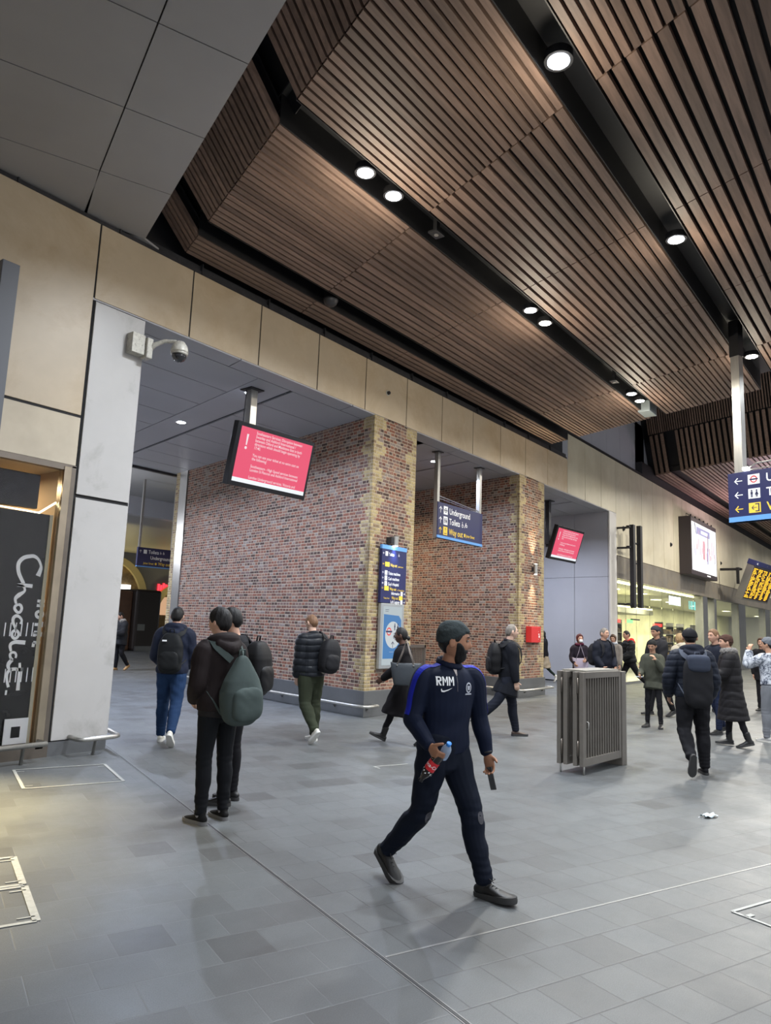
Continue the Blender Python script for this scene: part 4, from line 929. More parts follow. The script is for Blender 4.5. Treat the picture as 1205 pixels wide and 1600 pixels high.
t = empty('counter_back', (15.4, 5.0, 0), 0, 'pale lit back counter wall inside the right-hand shop', 'counter'); MB().box(-.6, 4, 0, .2, 0, 2.3).build('panel', mat('cream_counter', (.55, .5, .3), .5), t, bevel=.01)
# black brackets standing off the wall
t = empty('steel_bracket', (13.4, -0.5, 0), 0, 'pair of tall black steel channels standing off the wall left of the screen', 'bracket')
P = lambda px, py, n_: at(px, py, 'y', -n_)
a_, b_ = P(990, 820, .55), P(990, 950, .55); c_, d_ = P(1001, 822, .55), P(1001, 950, .55)
MB().box(a_.x-.10-13.4, a_.x+.10-13.4, -.08, .06, b_.z, a_.z).build('channel', M_dark, t, bevel=.005); MB().box(c_.x-.10-13.4, c_.x+.10-13.4, -.08, .06, d_.z, c_.z).build('channel', M_dark, t, bevel=.005)
for z in (a_.z-.08, a_.z-.75, b_.z+.12): MB().box(a_.x-.28-13.4, a_.x+.02-13.4, .0, .10, z-.03, z+.03).box(a_.x-13.4, c_.x-13.4, .02, .09, z-.5, z-.46).box(a_.x-.04-13.4, a_.x+.04-13.4, .06, .49, z-.03, z+.03).build('arm', M_dark, t)
# advertising screen
t = empty('advertising_screen', (22.83, -0.5, 5.38), 0, 'large dark box with a bright white street scene screen on the right wall', 'screen')
MB().box(-2.15, 2.17, 0.0, .50, -1.21, 1.20).build('casing', mat('dark_brown_casing', (.035, .025, .028), .4), t, bevel=.02)
MB().box(-2.10, 2.05, -.004, .0, -1.02, 1.0).build('screen', emis('ad_white', (1, 1, 1), 1.35), t)
f = Face(-.008)
f.rect('v', -1.35, .9, .55, .85); f.rect('w', -.6, .5, .62, .76, .002)
rr_ = random.Random(4)
for i in range(26):
    x_ = -1.9+i*.15+rr_.uniform(-.05, .05); h_ = rr_.uniform(.2, .75); z_ = rr_.uniform(-.5, .1); f.rect(rr_.choice('vprk'), x_, x_+rr_.uniform(.05, .13), z_, z_+h_, .004)
f.poly('k', [(-1.75, .98), (-1.55, .98), (-1.35, .5), (-1.45, .5)], .004); f.rect('r', -.35, .0, -.45, .35, .002); f.rect('v', .35, .55, -.6, .1, .002); f.poly('k', [(1.1, -.2), (1.13, -.2), (1.95, -.62), (1.92, -.65)])
f.build({'v': emis('ad_violet', (.42, .40, .70), 1), 'p': emis('ad_pink', (.9, .45, .55), 1), 'r': emis('ad_red', (.85, .4, .45), 1), 'k': emis('ad_grey', (.3, .3, .4), 1), 'w': emis('ad_white', (1, 1, 1), 1.35)}, t, 'picture')
MB().box(.3, .9, -.006, 0, -1.14, -1.08).build('badge', M_white, t)
MB().tube([(-2.1, .2, 1.2), (-2.1, .2, 1.32), (-.9, .2, 1.30)], .012, 6).build('top_wiring', M_dark, t)
for k in range(6):
    MB().box(-1.9+.7*k, -1.85+.7*k, .05, .1, 1.2, 1.3).build('lug', M_dark, t)
# departure board
t = empty('departure_board', tuple(CAM+(Vector((17.21, -3.592, 3.509))-CAM)*1.45), math.radians(-3.8), 'orange LED departure board leaning over the shop front at the right', 'departure board')
t.scale = (1.45, 1.45, 1.45)
R = Matrix.Rotation(math.radians(20.9), 4, 'X')
def bldR(mb, nm, m__, **k): mb.v = [tuple(R @ Vector(v)) for v in mb.v]; return mb.build(nm, m__, t, **k)
bldR(MB().box(-1.55, 1.75, .0, .22, -.64, .55), 'casing', mat('board_case', (.22, .21, .19), .4, .4), bevel=.01)
bldR(MB().box(-1.60, 1.80, -.05, .22, .55, .72), 'header', M_navy, bevel=.005)
bldR(MB().box(-1.44, 1.62, -.004, .0, -.58, .50), 'screen', mat('board_black', (.02, .008, .004), .4))
mb = MB(); rr_ = random.Random(3)
for c_i in range(5):
    for r_i in range(20):
        z_ = .47-.0515*r_i; x_ = -1.42+.61*c_i; n_q = rr_.choice((3, 4, 5, 5)) if r_i % 7 else 5
        for q in range(n_q):
            if rr_.random() < .12: continue
            mb.box(x_+.10*q, x_+.10*q+.07, -.008, -.006, z_-.030, z_)
bldR(mb, 'led_text', emis('amber_led', (1, .50, .02), 2.6))
f = Face(-.053); f.text('w', '8:00', -1.5, .60, .09); f.text('w', '1', -0.2, .60, .09); 
for mb in f.m.values(): mb.v = [tuple(R @ Vector(v)) for v in mb.v]
f.build(SM, t)
MB().box(-1.75, -1.35, .22, .30, .38, .44).box(-1.78, -1.70, .22, .30, -.1, .44).box(-1.58, -1.50, .22, .86, .36, .44).box(1.3, 1.38, .22, .72, .36, .44).build('support_arm', M_dark, t)

# ------------------------------------------------------------------ deep end of the left passage
YB = 30.0
mb = MB(); 
mb.box(-30, 60, YB, YB+.2, 0, 9); mb.build('wall_passage_end', mat('slate_blue_panel', (.17, .175, .20), .5, 0, .5, .05), kind='structure')
p1_, p2_ = at(204, 774, 'y', 15), at(202, 802, 'y', 15)
MB().box(-12, 12, 15, 15.4, p2_.z, p1_.z).build('wall_downstand', M_side_panel, kind='structure')
MB().box(-12, 12, 8.6, 15, p1_.z, p1_.z+.1).build('ceiling_middle', mat('pale_soffit', (.32, .32, .32), .5), kind='structure')
MB().box(-14, 40, 15.4, YB, p2_.z+.02, p2_.z+.1).build('ceiling_deep', mat('pale_soffit', (.32, .32, .32), .5), kind='structure')
MB().box(-14, 14, 8.5, 8.62, ZS-.05, p1_.z+.2).build('trim_13', M_dark2, kind='structure')
for x_, y_ in ((-1, 11.5), (0.5, 19), (4, 25), (-4, 24)): area_lamp('deep_beam', (x_, y_, 5.0), 330, (.82, .86, 1.0), .3, spread=PI*.8)
for x_, y_ in ((0, 12), (3, 21)):
    pl = bpy.data.lights.new('deep_fill', 'POINT'); pl.energy = 420; pl.color = (.9, .92, 1); pl.shadow_soft_size = .3  # fill lights added to brighten the passage ceiling and downstand, no fitting
    po = bpy.data.objects.new('deep_fill', pl); po.location = (x_, y_, 4.0); COL.objects.link(po)
# arches of warm light
def arch(cx, cz, r_, px_, name, label):
    t = empty(name, (cx, YB-.16, 0), 0, label, 'archway')
    ring = [(cx+r_*math.cos(a), cz+r_*math.sin(a)) for a in np.linspace(0, PI, 24)]
    mb = MB(); w_ = .35
    pr = [(r_, 0)]+[(r_*math.cos(a), cz+r_*1.15*math.sin(a)) for a in np.linspace(0, PI, 24)]+[(-r_, 0)]
    ou = [(p[0]*(r_+w_)/r_, p[1]+(w_ if p[1] > cz else 0)) for p in pr]
    vs = [(p[0], -.1, p[1]) for p in pr]+[(p[0], -.1, p[1]) for p in ou]+[(p[0], .15, p[1]) for p in pr]+[(p[0], .15, p[1]) for p in ou]; n_ = len(pr)
    fs = []
    for i in range(n_-1): fs += [(i, i+1, n_+i+1, n_+i), (2*n_+i, 3*n_+i, 3*n_+i+1, 2*n_+i+1), (i, 2*n_+i, 2*n_+i+1, i+1), (n_+i, n_+i+1, 3*n_+i+1, 3*n_+i)]
    mb.add(vs, fs); mb.build('surround', mat('lit_arch_stone', (.55, .46, .24), .6), t)
    MB().add([(p[0], .1, p[1]) for p in pr], [tuple(range(n_))]).build('infill', mat('arch_brick', (.25, .17, .08), .8, 0, 6, .3), t, fix=False)
    area_lamp('arch_beam', (cx, YB-1.2, 1.2), 90, (1, .82, .35), .4, rot=(math.radians(-150), 0, 0), spread=PI*.8)
p = at(205, 990, 'y', YB); arch(at(196, 950, 'y', YB).x-1.3, 2.2, 2.2, 0, 'brick_arch', 'warm lit brick arch beyond the pale pillar at the far end of the left passage')
arch(at(262, 940, 'y', YB).x+.6, 1.6, 1.5, 0, 'brick_arch', 'small warm lit arch beside the red sign at the far end of the left passage')
p = at(256, 918, 'y', YB-.05); t = empty('shop_sign', tuple(p), 0, 'bright red illegible glowing sign at the far end of the left passage', 'sign')
f = Face(0); 
for i in range(5): f.rect('g', -.45+.18*i, -.30+.18*i, -.25+.05*(i % 2), .25-.06*((i+1) % 3))
f.build({'g': emis('glow_red', (1, .02, .03), 5)}, t, 'glow_bars')
p = at(256, 938, 'y', YB-.11); t = empty('lit_display', tuple(p), 0, 'small bright shop display below the red glowing sign', 'display'); MB().box(-.4, .5, 0, .1, -.9, .2).build('panel', emis('display_glow', (1, .60, .35), .7), t)
p = at(196, 917, 'y', YB-.32); t = empty('lit_display', tuple(p), 0, 'tiny white lit sign above the dark kiosk', 'display'); MB().box(-.35, .35, 0, .1, -.13, .13).build('panel', emis('display_white', (.9, .95, 1), 3), t)
# kiosk
a_ = at(183, 1003, 'z', 0); p0 = at(222, 1000, 'y', 22); 
xl, xm, xr = at(186, 960, 'y', 22).x, at(212, 960, 'y', 22).x, at(251, 960, 'y', 22).x; zt = at(212, 920, 'y', 22).z
t = empty('kiosk', (xm, 22, 0), 0, 'dark rounded kiosk with a brown side deep in the left passage', 'kiosk')
MB().box(xl-1.0-xm, 0, .3, 2.4, .0, zt-.1).build('side', mat('brown_kiosk', (.11, .055, .03), .5, 0, 3, .2), t, bevel=.08); MB().box(0, xr-xm, 0, 2.4, 0, zt).build('front', mat('near_black_kiosk', (.018, .012, .010), .5), t, bevel=.12)
MB().box(0.05, xr-xm+.1, -.12, .0, 0, .22).build('plinth', M_plinth, t); MB().box(.15, .55, -.01, 0, .95, 1.25).build('notice', M_plinth, t)
# ------------------------------------------------------------------ people: builders
def yawrf(r, f): d = _h(f, r); return math.atan2(d.y, d.x)
def cloth(name, color, rough=0.8, bump=0.5, sc=9, sheen=0.0, var=0.12, spec=0.15):
    return mat('cloth_'+name, color, rough, 0, 5, var, bump*.6, sc, spec, sheen=sheen)
def catmull(P, n):
    out = []
    for i in range(len(P)-1):
        p0, p1, p2, p3 = P[max(i-1, 0)], P[i], P[i+1], P[min(i+2, len(P)-1)]
        for k in range(n):
            u = k/n; out.append(0.5*((2*p1)+(p2-p0)*u+(2*p0-5*p1+4*p2-p3)*u*u+(3*p1-p0-3*p2+p3)*u**3))
    out.append(P[-1]); return out
class Blob:
    def __init__(s): s.v = []; s.f = []
    def add(s, v, f): o = len(s.v); s.v += [tuple(q) for q in v]; s.f += [tuple(i+o for i in g) for g in f]; return s
    def loft(s, pts, rad, lat=None, seg=16, sub=4, cap=0.6):
        """closed tube through pts; rad = r or (a, b): a along lat, b across"""
        P = [np.array(p, float) for p in pts]; R = [np.array((r, r) if isinstance(r, (int, float)) else r, float) for r in rad]
        D = catmull([np.concatenate([p, r]) for p, r in zip(P, R)], sub)
        C_ = [d[:3] for d in D]; Q = [np.maximum(d[3:], 0.002) for d in D]
        n = len(C_); vs = []; prev = None
        rings = []
        for i in range(n):
            t = C_[min(i+1, n-1)]-C_[max(i-1, 0)]; t /= np.linalg.norm(t)+1e-9
            if lat is not None: a = np.array(lat, float)
            elif prev is None: a = np.cross(t, [0.3, 0.9, 0.1])
            else: a = prev
            a = a-t*(a@t); a /= np.linalg.norm(a)+1e-9; prev = a; b = np.cross(t, a)
            rings.append((C_[i], Q[i], a, b, t))
        full = []
        c, q, a, b, t = rings[0]
        for k in (0.35, 0.75): full.append((c-t*min(q)*cap*(1-k)*1.0, q*math.sqrt(k), a, b))
        for c, q, a, b, t in rings: full.append((c, q, a, b))
        c, q, a, b, t = rings[-1]
        for k in (0.75, 0.35): full.append((c+t*min(q)*cap*(1-k), q*math.sqrt(k), a, b))
        for c, q, a, b in full:
            for k in range(seg):
                an = 2*PI*k/seg; vs.append(c+a*q[0]*math.cos(an)+b*q[1]*math.sin(an))
        m_ = len(full)
        fs = [(i*seg+k, i*seg+(k+1) % seg, (i+1)*seg+(k+1) % seg, (i+1)*seg+k) for i in range(m_-1) for k in range(seg)]
        fs += [tuple(range(seg-1, -1, -1)), tuple((m_-1)*seg+k for k in range(seg))]
        return s.add(vs, fs)
    def ellipsoid(s, c, r, M=None, n=20, fn=None):
        vs = []; fs = []; m_ = n//2+1
        for i in range(m_+1):
            la = -PI/2+PI*i/m_
            for k in range(n):
                lo = 2*PI*k/n; d = np.array([math.cos(la)*math.cos(lo), math.cos(la)*math.sin(lo), math.sin(la)])
                p = d*np.array(r)
                if fn is not None: p = fn(p, d)
                v = Vector(p)
                if M is not None: v = M @ v
                vs.append((v[0]+c[0], v[1]+c[1], v[2]+c[2]))
        fs = [(i*n+k, i*n+(k+1) % n, (i+1)*n+(k+1) % n, (i+1)*n+k) for i in range(m_) for k in range(n)]
        return s.add(vs, fs)
def remesh(blob, name, mt, parent, vox=0.008, sm=3, disp=None, decim=None):
    me = bpy.data.meshes.new(name); me.from_pydata(blob.v, [], blob.f)
    b = bmesh.new(); b.from_mesh(me); bmesh.ops.remove_doubles(b, verts=b.verts, dist=1e-5); bmesh.ops.recalc_face_normals(b, faces=b.faces); b.to_mesh(me); b.free()
    o = bpy.data.objects.new(name, me); COL.objects.link(o)
    r = o.modifiers.new('r', 'REMESH'); r.mode = 'VOXEL'; r.voxel_size = vox
    if sm: s_ = o.modifiers.new('s', 'SMOOTH'); s_.factor = 0.5; s_.iterations = sm
    dg = bpy.context.evaluated_depsgraph_get(); dg.update()
    m2 = bpy.data.meshes.new_from_object(o.evaluated_get(dg)); o.modifiers.clear(); o.data = m2; bpy.data.meshes.remove(me); m2.name = name
    if disp:
        n = len(m2.vertices); co_ = np.empty(n*3, np.float32); no = np.empty(n*3, np.float32)
        m2.vertices.foreach_get('co', co_); m2.vertices.foreach_get('normal', no); co_ = co_.reshape(-1, 3); no = no.reshape(-1, 3)
        co_ = co_+no*disp(co_, no)[:, None]; m2.vertices.foreach_set('co', co_.ravel()); m2.update()
    m2.materials.clear(); m2.materials.append(mt)
    m2.polygons.foreach_set('use_smooth', [True]*len(m2.polygons))
    o.parent = parent; return o
def folds(amp=0.003, f=38, seed=0):
    def d(c, n):
        x, y, z = c[:, 0], c[:, 1], c[:, 2]; s = seed*1.7
        w = np.sin(f*.35*x+s)+np.sin(f*.3*y+1.3*s)
        a = np.sin(f*(z+0.35*x+.25*y)+2.2*w+s)+.7*np.sin(f*1.7*(z*.8-.5*y+.3*x)+1.5*w)
        m_ = .5+.5*np.sin(5*z+3*y+s)
        return amp*a*m_
    return d
def puffs(band=0.075, amp=0.010, seed=0):
    fd = folds(.0025, 50, seed)
    def d(c, n):
        z = c[:, 2]+.006*np.sin(14*c[:, 1]+seed); return amp*(np.abs(np.sin(PI*z/band))**.45-.75)+fd(c, n)
    return d
sst = lambda a, b, x: (lambda t: t*t*(3-2*t))(min(1, max(0, (x-a)/(b-a))))
def head_fn(p, d, fem=0):
    x, y, z = p
    t = sst(0, .118, -z)
    y *= 1-.30*t**1.3
    if x < 0: x *= (1.04 if z > -.02 else 1.04-.40*sst(.02, .10, -z))
    else: x *= .94
    if x > 0:
        fx_ = sst(0.02, .07, x)
        g = lambda yy, zz, sy, sz: math.exp(-((y-yy)/sy)**2-((z-zz)/sz)**2)
        x += fx_*(.007*g(0, .032, .05, .012)-.010*(g(.031, .010, .016, .014)+g(-.031, .010, .016, .014)))
        prof = sst(.025, -.030, z)*(1-sst(-.030, -.046, z)) if False else sst(.03, -.028, z)*0
        u = (0.028-z)/.062      # 0 at the bridge, 1 under the tip
        if -0.1 < u < 1.15: x += fx_*.030*(max(0, min(1, u))**1.1 if u < .9 else max(0, 1-(u-.9)/.22))*math.exp(-(y/(.010+.006*max(0, u)))**2)
        x += fx_*(.008*g(0, -.060, .020, .006)+.007*g(0, -.072, .018, .006)-.004*g(0, -.066, .02, .003)+.012*g(0, -.100, .024, .016)+.004*(g(.045, -.025, .02, .025)+g(-.045, -.025, .02, .025)))
    return np.array([x, y, z])
def M3(yaw, pitch=0, roll=0): return Matrix.Rotation(yaw, 3, 'Z') @ Matrix.Rotation(pitch, 3, 'Y') @ Matrix.Rotation(roll, 3, 'X')
SKIN = {k: mat('skin_'+k, c, .5, 0, 12, .08, .08, 60, .35) for k, c in {'brown': (.34, .165, .095), 'light': (.52, .30, .21), 'tan': (.42, .235, .15), 'dark': (.10, .05, .035), 'pale': (.56, .36, .27)}.items()}
HAIR = {k: mat('hair_'+k, c, .55, 0, 40, .3, .5, 60, .3, stretch=(1, 1, .3)) for k, c in {'black': (.008, .007, .007), 'brown': (.06, .03, .015), 'ginger': (.16, .085, .045), 'grey': (.16, .14, .12), 'auburn': (.07, .012, .012), 'blond': (.30, .2, .1)}.items()}
def hand(bl, W, d, nrm, thumb, curl=.5, k=1.0, thick=1.0, tcurl=.4):
    """wrist W, direction d, palm normal nrm, thumb side vector"""
    W = np.array(W, float); d = np.array(d, float)/np.linalg.norm(d); nrm = np.array(nrm, float); nrm -= d*(nrm@d); nrm /= np.linalg.norm(nrm)
    th = np.cross(nrm, d); th = th if th@np.array(thumb) > 0 else -th
    bl.loft([W-d*.03*k, W+d*.01*k, W+d*.045*k, W+d*.085*k], [(.028*k, .022*k), (.030*k, .020*k), (.040*k, .017*k), (.038*k, .013*k)], lat=th, seg=14)
    for off, ln, cu in ((.030, .072, .95), (.010, .082, 1.0), (-.010, .077, 1.05), (-.029, .060, 1.12)):
        p = W+d*.080*k+th*off*k; dd = d+th*off*1.6; dd /= np.linalg.norm(dd); pts = [W+d*.055*k+th*off*.9*k, p]; a = 0
        for j, fr in enumerate((.46, .31, .23)):
            a += curl*cu*(1.0 if j < 2 else .7); q = dd*math.cos(a)+nrm*math.sin(a); p = p+q*ln*fr*k; pts.append(p)
        r = .0088*k*thick; bl.loft(pts, [r*1.05, r*1.08, r, r*.92, r*.78], seg=10, sub=3)
    p = W+d*.020*k+th*.024*k; a = tcurl
    q = d*.62+th*.78; q /= np.linalg.norm(q); pts = [W+d*.012*k+th*.010*k, p+q*.012*k]
    p = pts[-1]
    for j, ln in enumerate((.034, .028)):
        q2 = q*math.cos(a*(j+.6))+nrm*math.sin(a*(j+.6)); p = p+q2*ln*k; pts.append(p); q = q2
    r = .0105*k*thick; bl.loft(pts, [r*1.2, r*1.15, r, r*.8], seg=10, sub=3)
def shoe(parent, ank, fyaw, fp, col, sole_col, k=1.0, boot=False, laces=None, label=None, name='shoe', vox=.008):
    M = M3(fyaw, fp)
    A_ = np.array(ank, float)
    T = lambda x, y, z: tuple(A_+np.array(M @ Vector((x*k, y*k, z*k))))
    lat = np.array(M @ Vector((0, 1, 0))); b = Blob()
    b.loft([T(-.062, 0, -.042), T(-.035, 0, -.036), T(.02, 0, -.034), T(.075, 0, -.043), T(.125, 0, -.050), T(.165, 0, -.056), T(.19, 0, -.060)], [(.024, .028), (.034, .036), (.037, .038), (.042, .028), (.046, .021), (.040, .017), (.026, .012)], lat=lat, seg=18)
    tp = .05 if not boot else .12
    b.loft([T(-.012, 0, -.05), T(-.008, 0, 0), T(-.004, 0, tp)], [(.036, .045), (.036, .044), (.040, .043)] if not boot else [(.038, .048), (.040, .046), (.046, .048)], lat=lat, seg=16)
    o = remesh(b, name, col, parent, vox, 2)
    out = [(-.072, -.016), (-.076, 0), (-.072, .016), (-.05, .034), (.0, .036), (.06, .041), (.12, .049), (.165, .044), (.195, .026), (.205, 0), (.195, -.026), (.165, -.044), (.12, -.049), (.06, -.041), (0, -.036), (-.05, -.034)]
    mb = MB(); n = len(out)
    vs = [T(x, y, -.080) for x, y in out]+[T(x*1.01, y*1.04, -.070) for x, y in out]+[T(x, y, -.050+(.004 if x > .1 else 0)) for x, y in out]
    fs = [tuple(range(n-1, -1, -1)), tuple(range(2*n, 3*n))]
    for l_ in (0, 1): fs += [(l_*n+i, l_*n+(i+1) % n, (l_+1)*n+(i+1) % n, (l_+1)*n+i) for i in range(n)]
    mb.add(vs, fs); mb.build('sole', sole_col, o, autosm=50)
    if laces:
        mb = MB()
        for i in range(4): mb.tube([T(.03+.022*i, -.028, -.010-.009*i), T(.035+.022*i, 0, .004-.009*i), T(.03+.022*i, .028, -.010-.009*i)], .0028, 5)
        mb.tube([T(.03, 0, .006), T(.035, .02, .03), T(.055, .03, .02), T(.035, 0, .008), T(.05, -.02, .03), T(.085, -.03, .018)], .0026, 5); mb.build('laces', laces, o)
    if label: tag(o, label)
    return o
TOR = [(-.09, .105, .090, 0), (-.03, .155, .112, -.004), (.03, .164, .116, -.005), (.10, .152, .110, 0), (.19, .145, .104, .006), (.30, .160, .110, .006), (.40, .176, .114, .0), (.46, .176, .104, -.008), (.51, .135, .082, -.014), (.55, .070, .060, -.012)]
def person(label, plant, head_rf, H=1.75, wid=1.0, lean=0.03, twist=0.0, hy=0.0, hp=0.0, hr=0.0,
           legR=(0, .03, .03, 0), legL=(0, .03, .03, 0), armR=(0, .12, .15, .0), armL=(0, .12, .15, .0), toe=.10,
           skin='light', hair=None, hat=None, beard=None, face=1, top=None, bulk=.014, hem=-.06, sleeve=True, puff=None, hood=None, coat=None, collar=None,
           trousers=None, tr=1.0, shoes=None, sole=None, socks=None, boot=False, laces=None, curlR=.45, curlL=.45, vox=.009, group=None, seed=1, palmR=None, palmL=None, hand_k=1.0, ringz=None, fur=None, female=False, cuff=True, scarf=None, shoelabel=None, fold=.003, ribbed=None, ak=1.0, crotch=-.09, head_k=1.0, shoe_k=1.0):
    k = H/1.75
    root = empty('person', (0, 0, 0), yawrf(*head_rf), label, 'person', group)
    hip = .93
    J = {}
    cl, sl = math.cos(lean), math.sin(lean)
    def spine(x, y, z, tw=1.0):      # pelvis relative -> local
        if z > 0:
            x, z = x*cl+z*sl, z*cl-x*sl
            a = twist*tw*min(1, max(0, (z-.05)/.3)); x0 = z*math.tan(lean)
            dx = x-x0; x, y = x0+dx*math.cos(a)-y*math.sin(a), dx*math.sin(a)+y*math.cos(a)
        return np.array([x, y, z])
    feet = {}
    legs = {'R': list(legR), 'L': list(legL)}
    def solve(s):
        sd = -1 if s == 'R' else 1; a, sp, kn, fp = legs[s]
        h = np.array([0, sd*.085*wid**.5, -.02]); dth = np.array([math.sin(a), sd*math.sin(sp), -math.cos(a)]); dth /= np.linalg.norm(dth)
        kn_ = h+dth*.415; b = a-kn; ds = np.array([math.sin(b), sd*math.sin(sp)*.6, -math.cos(b)]); ds /= np.linalg.norm(ds); an = kn_+ds*.415
        return (h, kn_, an, fp, sd*toe)
    def low(an, fp):
        u = [(-.07, -.08), (.10, -.08), (.20, -.076)]
        return min(an[2]-x*math.sin(fp)+z*math.cos(fp) for x, z in u)
    feet = {q: solve(q) for q in 'RL'}
    ps = plant[0]; os_ = 'L' if ps == 'R' else 'R'; zmin = low(feet[ps][2], feet[ps][3])
    for _ in range(60):
        if low(feet[os_][2], feet[os_][3]) >= zmin-.002: break
        legs[os_][2] += .02; legs[os_][0] += .008; feet[os_] = solve(os_)
    off = np.array([0, 0, -zmin])
    # plant
    fs_, px, py = plant
    an = feet[fs_][2]; R2 = Matrix.Rotation(root.rotation_euler.z, 3, 'Z')
    g = at(px, py, 'z', 0.0)
    loc_an = R2 @ Vector((an[0]*k, an[1]*k, 0))
    root.location = (g.x-loc_an.x, g.y-loc_an.y, 0)
    S_ = lambda p: tuple((np.array(p)+off)*k)
    J['S'] = S_; J['spine'] = spine; J['k'] = k; J['root'] = root; J['feet'] = feet
    # arms
    arms = {}
    for s, (sd, (a, ab, el, inn)) in {'R': (-1, armR), 'L': (1, armL)}.items():
        sh = spine(-.005, sd*.168*wid, .465)
        aw = twist
        def rz(v): return np.array([v[0]*math.cos(aw)-v[1]*math.sin(aw), v[0]*math.sin(aw)+v[1]*math.cos(aw), v[2]])
        du = rz(np.array([math.sin(a), sd*math.sin(ab), -math.cos(a)*math.cos(ab)])); du /= np.linalg.norm(du); e = sh+du*.285
        df = rz(np.array([math.sin(a+el), -sd*math.sin(inn), -math.cos(a+el)])); df /= np.linalg.norm(df); w_ = e+df*.245
        arms[s] = (sh, e, w_, du, df, sd)
    J['arms'] = arms
    # ---- body
    B = Blob()
    B.loft([S_(spine(x, 0, z)) for z, a, b, x in TOR], [(a*k*wid*.93, b*k*.93) for z, a, b, x in TOR], lat=(-math.sin(twist*.6), math.cos(twist*.6), 0), seg=24)
    nb = spine(-.010, 0, .52); hc = spine(.018, 0, .70); hc = hc+np.array([.012*math.cos(hy)+.0, .012*math.sin(hy), 0])
    HM = M3(hy, hp, hr)
    B.loft([S_(nb), S_((nb+hc)/2+np.array([-.004, 0, -.012])), S_(hc+np.array([-.008, 0, -.03]))], [.060*k, .055*k, .056*k], seg=18)
    HK = k*head_k
    B.ellipsoid(S_(hc), (.099*HK, .077*HK, .119*HK), M=HM, n=72, fn=lambda p, d: head_fn(p/HK, d)*HK)
    for sd in (-1, 1):
        e_ = HM @ Vector((-.008*head_k, sd*.082*head_k, -.004)); c = S_(hc+np.array(e_))
        B.ellipsoid(c, (.021*HK, .0095*HK, .034*HK), M=HM @ Matrix.Rotation(-sd*.45, 3, 'Z') @ Matrix.Rotation(.15, 3, 'Y'), n=14)
    for s, (sh, e, w_, du, df, sd) in arms.items():
        B.loft([S_(spine(-.01, sd*.10*wid, .465)), S_(sh), S_(sh+du*.14), S_(e), S_(e+df*.08), S_(w_)], [.048*k, .054*k, .045*k, .038*k, .039*k, .026*k], seg=14)
        pn = (palmR if s == 'R' else palmL)
        if pn is None:
            pn = np.array([0.15, -sd, 0])
        fw_ = np.array([math.cos(twist), math.sin(twist), 0.25])
        hand(B, S_(w_), df, pn, fw_, curlR if s == 'R' else curlL, k*hand_k, 1.0 if vox < .006 else 1.12)
    for s, (h, kn_, an, fp, ty) in feet.items():
        B.loft([S_(h+np.array([0, 0, .03])), S_(h*.4+kn_*.6), S_(kn_), S_(kn_*.65+an*.35), S_(an)], [.068*k*tr, .055*k*tr, .045*k*min(1, tr), .040*k*min(1, tr), .030*k], seg=14)
        M = M3(ty, fp); B.loft([S_(an+np.array(M @ Vector(v))) for v in ((-.03, 0, -.04), (.05, 0, -.045), (.14, 0, -.055))], [.026*k, .026*k, .016*k], seg=10)
    remesh(B, 'body', SKIN[skin], root, min(vox, .0065) if face else vox, 1)
    # ---- head dressing
    def hshell(fn, name, mt, v=.006, n=64, sm=2, extra=None, parent=root, disp=None):
        bl = Blob(); bl.ellipsoid(S_(hc), (.099*HK, .077*HK, .119*HK), M=HM, n=n, fn=lambda p, d: fn(head_fn(p/HK, d), d)*HK)
        if extra: extra(bl)
        return remesh(bl, name, mt, parent, v, sm, disp)
    def at_head(x, y, z): return S_(hc+np.array(HM @ Vector((x, y, z)))*head_k)
    if hair:
        typ, colr = hair
        def hf(p, d):
            az = abs(math.atan2(d[1], d[0])); z = p[2]
            hl = .070-.075*sst(.55, 1.35, az)-.075*sst(1.6, 2.5, az)
            if typ == 'receding': hl += .035*(1-sst(.5, 1.4, az))
            if typ in ('long', 'bob'): hl -= .10*sst(.9, 1.4, az)
            m_ = sst(hl-.010, hl+.010, z); th = {'short': .010, 'crop': .006, 'receding': .007, 'mop': .020, 'bob': .022, 'long': .022, 'bun': .010}[typ]
            th2 = th*(.6+.4*sst(-.02, .08, z))*(1.0+.18*math.sin(9*d[1]+7*d[2])*math.sin(11*d[0]))
            q = p*(1+0*m_); nn = d/np.linalg.norm(d); return q+nn*(th2*m_-.010*(1-m_))
        def ex(bl):
            if typ == 'bun': bl.ellipsoid(at_head(-.115, 0, -.035), (.035*k, .038*k, .035*k))
            if typ == 'long': bl.loft([at_head(-.06, 0, .0), at_head(-.085, 0, -.10), at_head(-.08, 0, -.2)], [(.08*k, .045*k), (.085*k, .045*k), (.06*k, .025*k)], lat=tuple(HM @ Vector((0, 1, 0))))
        hshell(hf, 'hair', HAIR[colr], extra=ex)
    if beard:
        def bf(p, d):
            az = abs(math.atan2(d[1], d[0])); z = p[2]; x, y, zz = p
            top = -.046+.045*sst(.55, 1.15, az)
            m_ = (1-sst(top-.008, top+.006, z))*(1-sst(1.30, 1.55, az))
            if abs(y) < .016 and -.074 < z < -.056 and x > 0: m_ *= .15
            th = beard*(.5+.5*sst(-.05, -.11, z))*(1-.65*sst(.7, 1.3, az)); nn = np.array([d[0], d[1], d[2]*.9]); return p+nn*(th*m_-.009*(1-m_))+np.array([0, 0, -.010*m_*sst(-.08, -.118, z)])
        hshell(bf, 'beard', HAIR['black'], v=.0055)
